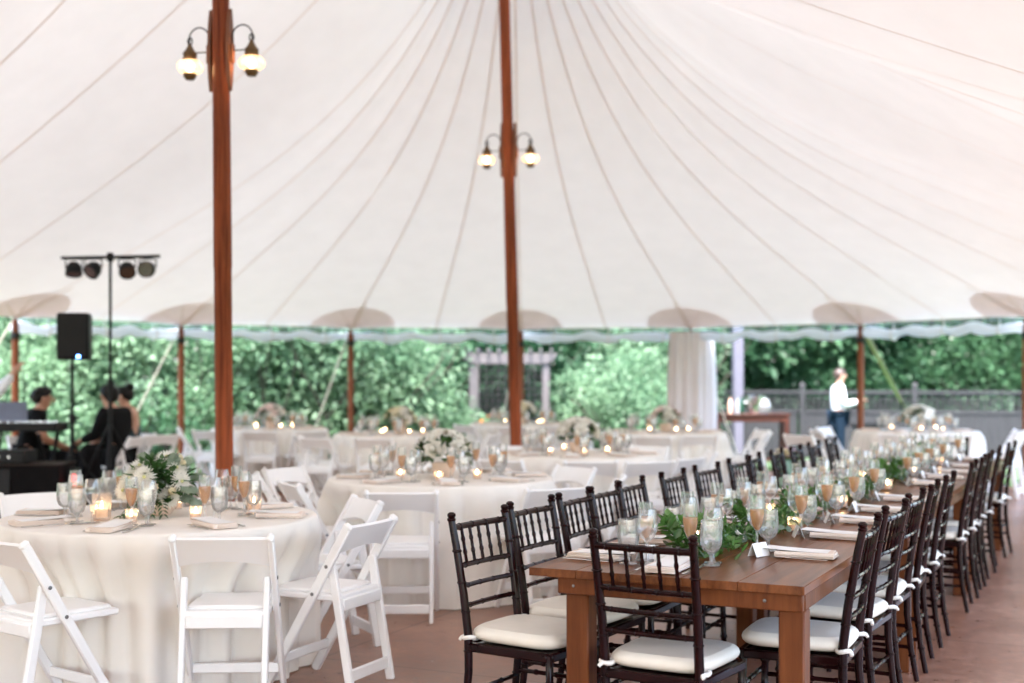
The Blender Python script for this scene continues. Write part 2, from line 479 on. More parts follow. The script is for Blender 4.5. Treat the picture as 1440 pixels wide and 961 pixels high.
# ------------------------------------------------------------------ tent roof
def gprof(t, a, p_): return a * t + (1 - a) * t ** p_
def sag(u): return 4 * u * (1 - u)
def roof_z(t, u):
    k = .5 - .5 * math.cos(2 * PI * u)
    return EAVE + (PEAK - .75 * k - EAVE) * gprof(t, .56 + .3 * k, 5.0 - 1.6 * k)
def roof_point(col_, t):
    e, ridge, u = col_[:3]
    q = e.lerp(ridge, t)
    f = col_[3] if len(col_) > 3 else 0
    bil = .016 * math.sin(PI * f) ** 2 * max(0, math.sin(PI * t)) ** .6 if f else 0
    if f: bil += .010 * noise.noise((q.x * .9, q.y * .9, 3.1)) + .006 * noise.noise((q.x * 3, q.y * 3, 7.7)) * (1 - t)
    return V((q.x, q.y, roof_z(t, u) - bil))
def roof_cols(nseg_arc, nseg_bay):
    cols = []
    for i in range(nseg_arc):
        a = TA - PI / 2 + PI * i / nseg_arc
        cols.append((P0 + V((math.cos(a), math.sin(a), 0)) * RT, P0.copy(), 0.0, i / nseg_arc * 16 + 1e-4))
    for b in range(NBAY):
        for i in range(nseg_bay):
            s = (b + i / nseg_bay) * BAY
            rp = P0 - A2 * s
            cols.append((rp - N2 * RT, rp, i / nseg_bay, s / 1.385 + 1e-4))
    E = P0 - A2 * BAY * NBAY
    for i in range(nseg_arc):
        a = TA + PI / 2 + PI * i / nseg_arc
        cols.append((E + V((math.cos(a), math.sin(a), 0)) * RT, E.copy(), 0.0, i / nseg_arc * 16 + 1e-4))
    for b in range(NBAY):
        for i in range(nseg_bay):
            s = (NBAY - b - i / nseg_bay) * BAY
            rp = P0 - A2 * s
            cols.append((rp + N2 * RT, rp, (1 - i / nseg_bay) % 1.0, s / 1.385 + 1e-4))
    return cols
TROWS = [0, .02, .06, .1, .15, .2, .25, .3, .35, .4, .45, .5, .55, .6, .65, .7, .74, .78, .82, .86, .9, .93, .96, .985, 1.0]
tent = thing('tent_roof', 'cream sailcloth tent roof rising to wooden centre poles over the whole party', 'tent roof')
cols = roof_cols(96, 24)
mb = MB(); mb.grid(lambda i, j: roof_point(cols[i], TROWS[j]), len(cols), len(TROWS), closed=True)
mb.build('canopy', MAT['canvas'], tent, angle=180)
# stitched seams: doubled tape 3 mm under the canvas
mb = MB()
seam_cols = [c_ for c_ in roof_cols(16, 1) if c_[2] == 0.0]
for j in range(1, 11):
    s_ = 1.385 * j
    rp = P0 - A2 * s_
    for sg in (-1, 1): seam_cols.append((rp + N2 * sg * RT, rp, (s_ / BAY) % 1))
for cidx, c_ in enumerate(seam_cols):
    e, r_, u = c_ = c_[:3]
    side = (r_ - e).cross(V((0, 0, 1))).normalized()
    rows = [(roof_point(c_, t), t) for t in TROWS if t <= .985]
    vs = []
    for q, t in rows:
        w = .0135
        vs += [q - side * w - V((0, 0, .004)), q + side * w - V((0, 0, .004))]
    mb.add(vs, [(2 * i, 2 * i + 1, 2 * i + 3, 2 * i + 2) for i in range(len(rows) - 1)])
mb.build('seam', MAT['seam'], tent, angle=180)
# hem rope along the eave
mb = MB(); mb.tube([roof_point(c_[:3], 0) for c_ in cols], .014, 6, closed=True)
mb.build('hem', MAT['seam'], tent, angle=180)

# side pole stations
stations = []
for k in range(-4, 5):
    a = TA + RAD(22.5 * k)
    stations.append((P0 + V((math.cos(a), math.sin(a), 0)) * RT, P0))
for s in (BAY * .5, BAY, BAY * 1.5, BAY * 2):
    for sg in (-1, 1):
        rp = P0 - A2 * s
        stations.append((rp + N2 * sg * RT, rp))
def patch(e, rp):
    """half-round doubled canvas around a side pole head"""
    inn = (rp - e).normalized(); tan = inn.cross(V((0, 0, 1)))
    mb = MB(); vs = []; n1, n2 = 9, 20
    def pt(rho, th):
        q = e + inn * rho * math.sin(th) + tan * rho * math.cos(th)
        # height of the canvas there
        rel = q - P0; s = rel.dot(A2)
        if s > 0: ridge, u = P0, 0.0
        else: ridge = P0 + A2 * s; u = (-s / BAY) % 1.0
        dd = (q - ridge).length; t = max(0, 1 - dd / RT)
        z = roof_z(t, u)
        return V((q.x, q.y, z - .012 - .02 * (1 - rho / .66)))
    mb.grid(lambda i, j: pt(.03 + .64 * j / (n1 - 1), .03 + (PI - .06) * i / (n2 - 1)), n2, n1)
    return mb
for e, rp in stations:
    patch(e, rp).build('reinforcement_patch', MAT['canvas2'], tent, angle=180)
    inn = (rp - e).normalized()
    mb = MB()
    b = [e + inn * r + V((0, 0, 0)) for r in (.02, .3, .62, .95)]
    sd = inn.cross(V((0, 0, 1))) * .03
    vs = []
    for q in b:
        t = (q - e).length / RT
        z = roof_z(t, 0) - .05
        w = sd * (1.3 - .9 * (q - e).length)
        vs += [V((q.x, q.y, z)) - w, V((q.x, q.y, z)) + w]
    mb.add(vs, [(2 * i, 2 * i + 1, 2 * i + 3, 2 * i + 2) for i in range(3)])
    for th in (.62, 1.1, 2.04, 2.52):
        dv = inn * math.sin(th) + inn.cross(V((0, 0, 1))) * math.cos(th); sd2 = dv.cross(V((0, 0, 1))) * .010
        vs = []
        for r in (.06, .25, .45, .64):
            q = e + dv * r; dd = (q - rp).length if (q - P0).dot(A2) > 0 else abs((q - P0).dot(N2))
            z = roof_z(max(0, 1 - dd / RT), 0) - .034
            vs += [V((q.x, q.y, z)) - sd2, V((q.x, q.y, z)) + sd2]
        mb.add(vs, [(2 * i, 2 * i + 1, 2 * i + 3, 2 * i + 2) for i in range(3)])
    mb.build('webbing', MAT['seam'], tent, angle=180)

# side poles with their guy ropes
NICK = {-4: 'side pole outside the aisle beyond the dark chairs', -2: 'orange side pole at the aisle end by the lawn', -1: 'side pole standing beside the man in white shirt',
        0: 'side pole wrapped by the gathered white curtain', 1: 'orange side pole standing behind the thick centre pole', 2: 'thin side pole in front of the pale green hedge',
        3: 'thin side pole beside the white chairs and lantern pole', 4: 'thin side pole behind the sitting man and mixer'}
mb = MB()
mb.lathe([(0, 0), (.05, 0), (.05, .02), (.047, .05), (.047, 1.9), (.040, 2.08), (.036, 2.16), (.02, 2.18), (.016, 2.24), (0, 2.24)], 14)
sp = thing('side_pole', 'x', 'tent pole')
mb.build('shaft', MAT['sidepole'], sp)
mb = MB(); mb.lathe([(.0, -.03), (.11, -.03), (.11, .012), (.06, .03), (0, .03)], 14)
mb.build('foot', MAT['iron'], sp)
mb = MB(); mb.lathe([(.052, 1.93), (.056, 1.94), (.056, 2.0), (.052, 2.01)], 14)
mb.build('collar', MAT['iron'], sp)
SP = Stamp(sp)
rope_seen = 0
for k in range(-4, 5):
    e = stations[k + 4][0]
    if k == -3: nm = 'side pole nearest the lawn beyond the aisle chairs'
    else: nm = NICK[k]
    if k == -4: nm = 'side pole just outside the aisle, out past the lawn chairs'
    SP((e.x, e.y, 0), rnd.uniform(0, 6), 'slim ' + nm if not nm.startswith(('thin', 'orange', 'right')) else nm, 'side poles round the tent edge')
    # guy
    outd = (e - P0).normalized(); tng = outd.cross(V((0, 0, 1)))
    if k == -1:
        g0 = e + V((0, 0, 2.2)); g1 = at(1276, 582, .55); dirv = (g1 - g0)
        g1 = g0 + dirv * ((2.2 - ground_z(g1.x, g1.y)) / (2.2 - .55))
        g1.z = ground_z(g1.x, g1.y)
        mb = MB(); mb.bar(g0, g1, .075, .008, side=(1, 0, 0))
        tag(mb.build('guy_strap', MAT['strap']), 'wide khaki strap slanting down from a side pole toward the lawn', 'strap')
        mb2 = MB(); mb2.tube([g1 + V((0, 0, -.2)), g1 + V((0, 0, .18))], .018, 8)
        tag(mb2.build('tent_stake', MAT['iron']), 'iron stake in the lawn holding the wide khaki strap', 'tent stake')
    elif -3 < k < 5:
        sidek = -.5 if k > 0 else .5
        g1 = e + outd * 1.5 + tng * sidek; g1.z = ground_z(g1.x, g1.y)
        mb = MB(); mb.tube([e + V((0, 0, 2.2)), g1 - V((0, 0, .1))], .012, 6)
        tag(mb.build('guy_rope', MAT['rope']), 'taut guy rope outside the ' + nm.split(' in front')[0].split(' behind the')[0].split(' beside the white')[0].split(' at the end')[0], 'rope', 'guy ropes of the tent')

# rolled clear sidewalls under the eave, span by span
def sidewall(ea, eb, idx, name_bits):
    t = thing('rolled_sidewall', 'rolled-up clear sidewall under the eave ' + name_bits, 'tent sidewall', (ea + eb) / 2, 0, 'rolled clear sidewalls under the eave')
    o = (ea + eb) / 2
    d = (eb - ea); L = d.length; d.normalize(); outd = d.cross(V((0, 0, 1)))
    if outd.dot((ea + eb) / 2 - P0) < 0: outd = -outd
    n = 26; ph = rnd.uniform(0, 6)
    def prm(i):
        u = i / (n - 1)
        hump = abs(math.sin(u * PI * 3 + ph * .1))
        return u, .045 + .040 * hump + .014 * math.sin(u * 31 + ph)
    mb = MB()
    pts = []; rad = []
    for i in range(n):
        u, dz = prm(i)
        rr = .048 + .030 * abs(math.sin(u * PI * 3.3 + ph)) + .008 * math.sin(u * 47 + ph)
        pts.append(ea + d * L * u + outd * (.06 + .02 * math.sin(9 * u + ph)) + V((0, 0, EAVE - .06 - dz - rr * .5)) - o); rad.append(rr)
    mb.tube(pts, rad, 8)
    mb.build('roll', MAT['vinyl_roll'], t, angle=180)
    mb = MB()
    mb.grid(lambda i, j: ea + d * L * i / (n - 1) + outd * .05 + V((0, 0, EAVE - .01 - j * .07)) - o, n, 2)
    mb.build('clear_strip', MAT['vinyl_clear'], t, angle=180)
    for u in (.17, .5, .83):
        mb = MB(); i = int(u * (n - 1)); q = pts[i]
        ring = [q + V((0, 0, 1)) * (rad[i] + .008) * math.cos(a) + outd * (rad[i] + .008) * math.sin(a) for a in [2 * PI * k / 10 for k in range(10)]]
        mb.tube(ring, .010, 5, closed=True)
        mb.tube([q + V((0, 0, rad[i])), q + V((0, 0, rad[i] + .09))], .009, 5)
        mb.build('tie_strap', MAT['tie'], t)
bits = {-4: 'past the aisle', -3: 'out over the lawn by the aisle', -2: 'above the grey fence and khaki strap', -1: 'above the man in white', 0: 'between curtain and middle pole',
        1: 'above the garden arbour', 2: 'above the pale hedge', 3: 'above the seated couple in black'}
for k in range(-4, 4):
    sidewall(stations[k + 4][0], stations[k + 5][0], k, bits[k])

# gathered curtain at the axis pole
e = stations[4][0]
mb = MB(); nu, nv = 56, 16
def cur(i, j):
    u = i / nu * 2 * PI; v = j / (nv - 1)
    z = 2.14 - v * 2.10
    w = .30 + .03 * math.sin(v * 3.0) + .03 * v
    th = .12 + .02 * v
    plea = 1 + .16 * math.sin(u * 13 + v * .6) + .07 * math.sin(u * 5 + 1.0 + v)
    return V((math.cos(u) * w * plea, math.sin(u) * th * plea, z))
mb.grid(cur, nu, nv, closed=True)
t = thing('curtain', 'gathered white curtain hanging floor-length at a side pole', 'curtain', (e.x, e.y - .0, 0), .1)
mb.build('drape', MAT['curtain'], t, angle=180)
mb = MB()
for q in range(7):
    x = -.27 + .09 * q
    mb.tube([V((x + .02 * math.cos(a), .0, 2.16 + .02 * math.sin(a))) for a in [2 * PI * k / 8 for k in range(8)]], .005, 5, closed=True)
mb.build('hanging_ring', MAT['iron'], t)

# ------------------------------------------------------------------ centre poles and lanterns
def centre_pole(base, lean, label, top=PEAK):
    mb = MB()
    r = .062
    pts = []
    prof = [(0, r), (.02, r + .004), (.3, r + .002), (2.2, r), (2.22, r + .003), (4.2, r - .003), (top + .2, r - .006)]
    for z, rr in prof: pts.append((V((lean.x * z, lean.y * z, z)), rr))
    t = thing('centre_pole', label, 'tent pole', base, 0, 'thick centre poles of the tent')
    mb.tube([q for q, _ in pts], [x for _, x in pts], 16)
    mb.build('shaft', MAT['pole'], t)
    mb = MB(); mb.lathe([(0, 0), (.17, 0), (.17, .018), (.08, .025), (.08, .07), (0, .07)], 18)
    mb.build('foot_plate', MAT['iron'], t)
    return t
centre_pole((0.06, 13.5, 0), V((-.026, 0, 0)), 'thick red-brown centre pole in the middle, with two lanterns high up')
B1 = P0 - A2 * BAY
centre_pole((-2.00, 8.93, 0), V((-.008, 0, 0)), 'thick red-brown centre pole standing behind the front round table')
for k in (2, 3):
    q = P0 - A2 * BAY * k
    centre_pole((q.x, q.y, 0), V((0, 0, 0)), 'thick centre pole out of the picture behind the camera' if k == 3 else 'thick centre pole out of the picture beside the camera')

def make_lantern():
    t = thing('lantern', 'x', 'lantern')
    # local: pole centre at origin, lantern hangs at +x .21, z 0 = globe centre
    mb = MB()
    n = 14
    prof = []
    for i in range(n + 1):
        u = -1 + 2 * i / n
        prof.append((.034 * (1 - abs(u) ** 2.2) + .009, u * .285 + .10))
    vs = []
    for (w, z) in prof:
        for (x, y) in ((.058, -w), (.058, w), (.084, w * .86), (.084, -w * .86)): vs.append((x, y, z))
    fs = [(0, 1, 2, 3)[::-1], tuple(4 * n + q for q in range(4))]
    for i in range(n):
        for q in range(4):
            w = (q + 1) % 4
            fs.append((4 * i + q, 4 * i + w, 4 * i + 4 + w, 4 * i + 4 + q))
    mb.add(vs, [f[::-1] for f in fs]); mb.box((.092, 0, .075), (.018, .045, .13), .004)
    mb.build('backplate', MAT['board'], t)
    mb = MB()
    arc = []
    for i in range(17):
        a = PI * (1.02 - 1.12 * i / 16)
        arc.append(V((.165 + .078 * math.cos(a), 0, .185 + .085 * math.sin(a))))
    arc = [V((.086, 0, .10))] + arc + [V((.239, 0, .20)), V((.234, 0, .185))]
    mb.tube(arc, .0055, 7)
    mb.tube([V((.086, 0, .095)), V((.215, 0, .095))], .0045, 6)
    mb.build('bracket_arm', MAT['iron'], t)
    mb = MB()
    mb.tube([V((.235 + .017 * math.cos(a), 0, .178 + .026 * math.sin(a))) for a in [2 * PI * k / 14 for k in range(14)]], .0055, 6, closed=True)
    mb.build('hook_ring', MAT['iron'], t)
    mb = MB()
    mb.lathe([(0, .165), (.011, .162), (.014, .150), (.030, .118), (.048, .096), (.051, .088), (.047, .083), (.048, .058), (.056, .050), (.050, .044), (0, .044)], 18, (.235, 0, 0))
    mb.build('cap', MAT['brass'], t)
    mb = MB()
    mb.lathe([(.042, .050), (.062, .043), (.086, .026), (.094, 0), (.086, -.026), (.064, -.044), (.042, -.051)], 22, (.235, 0, 0))
    mb.build('globe', MAT['globe'], t, angle=180)
    mb = MB()
    mb.lathe([(0, -.047), (.044, -.047), (.048, -.054), (.045, -.070), (.038, -.078), (.031, -.090), (0, -.092)], 18, (.235, 0, 0))
    mb.build('base_ring', MAT['brass'], t)
    mb = MB(); mb.ball((.235, 0, 0), (.024, .024, .036), 12)
    mb.build('bulb', MAT['bulb'], t, angle=180)
    return t
LN = Stamp(make_lantern())
nang = math.atan2(N2.y, N2.x)
for (bx, by, z, ax, who) in ((-2.033, 8.93, 3.625, RAD(-14), 'the pole behind the front table'), (-.036, 13.5, 3.74, RAD(-12), 'the middle pole')):
    for k, (da, side, extra) in enumerate(((0, 'right', 0), (PI, 'left', 0))):
        LN((bx, by, z + extra), ax + da, f'lit onion-globe brass lantern on the {side} of {who}', 'lit lanterns on the centre poles')
        L = bpy.data.lights.new('lantern_glow', 'POINT'); L.energy = 2.2; L.color = (1, .62, .30); L.shadow_soft_size = .03
        lo = bpy.data.objects.new('lantern_glow', L); col.objects.link(lo)
        lo.location = (bx + .235 * math.cos(ax + da), by + .235 * math.sin(ax + da), z + extra - .0)

# ------------------------------------------------------------------ chairs
def bamboo(p0, p1, r, n=8, knots=3, mat=None):
    """turned stick with raised rings"""
    p0, p1 = V(p0), V(p1)
    ks = [(i + 1) / (knots + 1) for i in range(knots)]
    L = (p1 - p0).length
    st = [(0, r)]
    for k in ks:
        w = .007 / L
        st += [(k - w * 1.6, r * .94), (k - w * .5, r * 1.26), (k + w * .5, r * 1.26), (k + w * 1.6, r * .94)]
    st.append((1, r))
    return [p0.lerp(p1, a) for a, _ in st], [b for _, b in st]
def make_chiavari():
    t = thing('chiavari_chair', 'x', 'chair')
    mah = MAT['mahogany']
    SH = .435
    def post(s):
        mb = MB()
        path = [(s * .178, -.045, 0), (s * .176, -.018, .15), (s * .176, 0, .32), (s * .178, 0, .46), (s * .181, -.020, .62), (s * .185, -.052, .80), (s * .187, -.072, .895)]
        rr = [.0125, .0145, .0165, .0175, .0165, .0155, .0145]
        mb.tube(path, rr, 10)
        mb.lathe([(.0145, 0), (.0175, .004), (.0175, .010), (.013, .014), (.017, .020), (.0165, .028), (.009, .034), (0, .035)], 10, (s * .1872, -.0725, .893))
        for z in (.12, .25, .40, .55, .66, .78):
            for a, b in zip(path, path[1:]):
                if a[2] <= z <= b[2]:
                    u = (z - a[2]) / (b[2] - a[2]); q = V(a).lerp(V(b), u); rrr = .0165
                    mb.lathe([(rrr * .9, -.006), (rrr * 1.18, -.002), (rrr * 1.18, .002), (rrr * .9, .006)], 10, q)
        mb.build('back_post', mah, t)
    post(-1); post(1)
    def yb(z):
        pts = [(.46, 0), (.62, -.020), (.80, -.052), (.895, -.072)]
        for a, b in zip(pts, pts[1:]):
            if z <= b[0]: return a[1] + (b[1] - a[1]) * (z - a[0]) / (b[0] - a[0])
        return -.072
    for z, r, nm in ((.868, .0125, 'top_rail'), (.722, .0105, 'middle_rail'), (.645, .0095, 'lower_rail'), (.570, .0095, 'lower_rail')):
        mb = MB()
        arc = [V((-.184 + .368 * i / 8, yb(z) - .012 * math.sin(PI * i / 8), z)) for i in range(9)]
        mb.tube(arc, r, 8)
        for i in (1, 3, 5, 7): mb.ball(arc[i], (r * .5, r * 1.2, r * 1.2), 8)
        mb.build(nm, mah, t)
    for k in range(5):
        x = -.184 + .368 * (k + 1) / 6
        bow = .012 * math.sin(PI * (k + 1) / 6)
        mb = MB()
        pts, rr = bamboo((x, yb(.722) - bow, .722), (x, yb(.868) - bow, .868), .0068, 7, 2)
        mb.tube(pts, rr, 7); mb.build('spindle', mah, t)
    for s in (-1, 1):
        mb = MB(); pts, rr = bamboo((s * .187, .375, 0), (s * .183, .365, SH - .01), .0155, 9, 3)
        rr[0] = .012; mb.tube(pts, rr, 9); mb.build('front_leg', mah, t)
    mb = MB()   # seat frame: four rails and a board
    for s in (-1, 1): mb.bar((s * .178, .0, SH - .018), (s * .186, .365, SH - .018), .030, .034, .006)
    mb.bar((-.188, .368, SH - .018), (.188, .368, SH - .018), .034, .034, .006, side=(0, 0, 1))
    mb.bar((-.176, .0, SH - .018), (.176, .0, SH - .018), .034, .030, .006, side=(0, 0, 1))
    mb.box((0, .185, SH - .012), (.35, .36, .012))
    mb.build('seat', mah, t)
    for (a, b, kn) in (((-.187, .373, .20), (.187, .373, .20), 3), ((-.187, .373, .29), (.187, .373, .29), 3), ((-.176, -.005, .24), (.176, -.005, .24), 2)):
        mb = MB(); pts, rr = bamboo(a, b, .0095, 8, kn); mb.tube(pts, rr, 8); mb.build('stretcher', mah, t)
    for s in (-1, 1):
        for z in (.16, .26):
            mb = MB(); pts, rr = bamboo((s * .177, -.012, z), (s * .187, .373, z), .0095, 8, 3); mb.tube(pts, rr, 8); mb.build('stretcher', mah, t)
    # cushion: soft-edged pad, rounded corners
    mb = MB(); nu, nv = 40, 9
    def cu(i, j):
        a = 2 * PI * i / nu; v = j / (nv - 1)
        c_, s_ = math.cos(a), math.sin(a)
        e_ = .42
        sx = math.copysign(abs(c_) ** e_, c_); sy = math.copysign(abs(s_) ** e_, s_)
        lv = -PI / 2 + PI * v
        k = .82 + .18 * math.cos(lv) if v < .5 else (.0 if v == 1 else (.80 + .20 * math.cos(lv)))
        z = SH + .029 + .027 * math.sin(lv)
        if v > .5: z += .010 * (1 - (k) ** 2)
        wx = .188 + .012 * (sy + 1) / 2
        return V((sx * wx * k, .186 + sy * .205 * k, z))
    mb.grid(cu, nu, nv - 1, closed=True)
    # domed top closing
    top = []
    for ring, kk in enumerate((.80, .62, .4, .2)):
        top.append([cu_ for cu_ in range(0)])
    base = len(mb.v)
    ringv = [V(cu(i, nv - 2)) for i in range(nu)]
    cen = V((0, .186, 0)); cz = SH + .062
    rows = [ringv]
    for kk in (.8, .55, .28):
        rows.append([V((q.x * kk, cen.y + (q.y - cen.y) * kk, q.z + (cz - q.z) * (1 - kk ** 2))) for q in ringv])
    mb.grid(lambda i, j: rows[j][i], nu, 4, closed=True)
    mb.add([*rows[-1], V((0, cen.y, cz))], [(i, (i + 1) % nu, nu) for i in range(nu)])
    # underside
    lo = [V(cu(i, 0)) for i in range(nu)]
    mb.add(lo, [tuple(reversed(range(nu)))])
    cush = mb.build('cushion', MAT['cushion'], t, angle=60)
    for s in (-1, 1):
        mb = MB()
        ring = [V((s * .178 + .0225 * math.cos(a), -.001 + .0225 * math.sin(a), SH + .016 + .003 * math.sin(a * 2))) for a in [2 * PI * k / 12 for k in range(12)]]
        mb.tube(ring, .0088, 6, closed=True)
        mb.tube([V((s * .178, -.018, SH + .018)), V((s * .188, -.030, SH + .012)), V((s * .195, -.034, SH + .003))], [.009, .008, .007], 6)
        mb.tube([V((s * .168, .018, SH + .02)), V((s * .145, .03, SH + .028))], .006, 6)
        mb.build('tie', MAT['tie'], cush)
    return t
def make_folding():
    t = thing('folding_chair', 'x', 'chair')
    w = MAT['resin']
    top = V((0, -.235, .785)); foot = V((0, .225, 0))
    def pp(z): return foot.lerp(top, z / .785)
    for s in (-1, 1):
        mb = MB()
        a = V((s * .205, 0, 0)) + pp(0); b = V((s * .205, 0, 0)) + pp(.765)
        mb.bar(a, b, .026, .044, .006)
        mb.box(V((s * .205, 0, 0)) + pp(.768), (.030, .048, .034), .011, Matrix.Rotation(.53, 3, 'X'))
        lg = mb.build('post', w, t)
        mb = MB()
        for z in (.455, .585):
            mb = MB(); q = pp(z) + V((s * .219, 0, 0))
            mb.lathe([(0, 0), (.0085, 0), (.0085, .003), (0, .005)], 8, q, Matrix.Rotation(s * PI / 2, 3, 'Y')); mb.build('bolt', MAT['bolt'], lg)
        mb = MB()
        p1 = pp(.59) + V((s * .176, .0, 0)); p2 = V((s * .176, -.225, 0))
        mb.bar(p2, p1, .026, .042, .006)
        mb.build('rear_leg', w, t)
    mb = MB(); mb.bar((-.165, -.212, .085), (.165, -.212, .085), .055, .020, .005, side=(0, 0, 1)); mb.build('stretcher', w, t)
    q = pp(.14); mb = MB(); mb.bar((-.194, q.y, q.z), (.194, q.y, q.z), .045, .020, .005, side=(0, 0, 1)); mb.build('stretcher', w, t)
    # back panel: arched top, hollowed lower edge, gently curved
    nu, nv = 17, 2
    d = (top - foot).normalized(); nrm = V((0, d.z, -d.y))
    def pan(i, j, k):
        u = -1 + 2 * i / (nu - 1)
        zt = .768 + .012 * (1 - u * u); zb = .645 + .036 * (1 - u * u)
        z = zt if j else zb
        q = pp(z) + V((u * .194, 0, 0)) - nrm * (.020 * (1 - u * u))
        return q + nrm * (.009 if k else -.009)
    mb = MB()
    vs = []
    for i in range(nu):
        vs += [pan(i, 0, 0), pan(i, 1, 0), pan(i, 1, 1), pan(i, 0, 1)]
    fs = [(0, 1, 2, 3)[::-1], tuple(4 * (nu - 1) + k for k in range(4))]
    for i in range(nu - 1):
        for k in range(4):
            l = (k + 1) % 4
            fs.append((4 * i + k, 4 * i + l, 4 * i + 4 + l, 4 * i + 4 + k))
    mb.add(vs, fs)
    bmx = mb
    bmx.build('backrest', w, t)
    mb = MB()
    mb.box((0, .035, .437), (.372, .40, .030), .007)
    mb.box((0, -.170, .405), (.325, .018, .055), .005)
    mb.build('seat', w, t)
    mb = MB(); mb.box((0, .045, .4575), (.325, .34, .022), .010); mb.build('seat_pad', MAT['pad'], t)
    return t
CH = Stamp(make_chiavari()); FC = Stamp(make_folding())

# ------------------------------------------------------------------ long wooden table
TB = V((.508, 4.415, 0)); TD = V((.436, .900, 0)).normalized(); TN = V((TD.y, -TD.x, 0))
TZ = .76
def tp(s, off, z=0.0): return TB + TD * s + TN * off + V((0, 0, z))
tang = math.atan2(TN.y, TN.x)          # local x = TN (aisle side), local y = TD
def make_table():
    t = thing('farm_table', 'x', 'table')
    mb = MB(); L = 2.43
    xs_ = [-.5, -.315, -.125, .075, .275, .5]
    for a, b in zip(xs_, xs_[1:]):
        mb.box(((a + b) / 2, L / 2, TZ - .015), (b - a - .001, L - .012, .030), .0018)
    mb.build('tabletop', MAT['table'], t)
    for y in (.045, L - .045):
        mb = MB(); mb.box((.045, y, TZ - .061), (.885, .028, .060), .004); mb.build('apron', MAT['table_leg'], t)
    for x in (-.395, .478):
        mb = MB(); mb.box((x, L / 2, TZ - .061), (.026, L - .12, .058), .004); mb.build('side_apron', MAT['table_leg'], t)
    for x in (-.335, .442):
        for y in (.108, L - .108):
            mb = MB(); mb.box((x, y, (TZ - .092) / 2), (.088, .088, TZ - .092), .006); mb.build('leg', MAT['table_leg'], t)
    for x in (-.335, .36):
        mb = MB(); mb.lathe([(0, 0), (.006, 0), (.005, .003), (0, .004)], 8, (x, .031, TZ - .06), Matrix.Rotation(PI / 2, 3, 'X')); mb.build('bolt', MAT['bolt'], t)
    return t
FT = Stamp(make_table())
for k, w in enumerate(('nearest of three in the long row, its end facing the camera', 'middle one of the long row of three', 'far end one of the long row of three')):
    q = tp(2.44 * k, 0); FT((q.x, q.y, 0), tang, 'brown wooden farm table, ' + w, 'wooden tables in the long row')

right_s = [.69, 1.34, 1.95, 2.50, 3.14, 4.28, 4.86, 5.38, 6.05, 6.92]
left_s = [.32, .82, 1.29, 1.66, 2.06, 2.70, 3.30, 4.02, 4.45, 5.08, 5.62, 6.30, 6.90]
for i, s in enumerate(right_s):
    q = tp(s, .505 + rnd.uniform(-.012, .02))
    CH((q.x, q.y, 0), tang + PI / 2 + RAD(rnd.uniform(-4, 4)), f'dark mahogany chiavari chair, {ORD[i]} from the near end along the aisle side', 'dark chairs on the aisle side')
for i, s in enumerate(left_s):
    q = tp(s, -.795 + rnd.uniform(-.02, .02))
    CH((q.x, q.y, 0), tang - PI / 2 + RAD(-7 if i < 1 else rnd.uniform(-6, 4)), f'dark mahogany chiavari chair, {ORD[i]} from the near end on the round-table side', 'dark chairs on the round-table side')
q = tp(-.04, -.015); CH((q.x, q.y, 0), tang + RAD(-6), 'dark mahogany chiavari chair at the near end, its back to the camera', 'dark chairs at the table ends')
q = tp(7.42, .0); CH((q.x, q.y, 0), tang + PI + RAD(5), 'dark mahogany chiavari chair at the far end of the wooden tables', 'dark chairs at the table ends')

for ob in list(col.objects):
    if ob.name.startswith('cushion') and ob.parent:
        ob.rotation_euler = (rnd.uniform(-.012, .012), rnd.uniform(-.012, .012), rnd.uniform(-.05, .05)); ob.location = (rnd.uniform(-.006, .006), rnd.uniform(-.006, .012), .002)
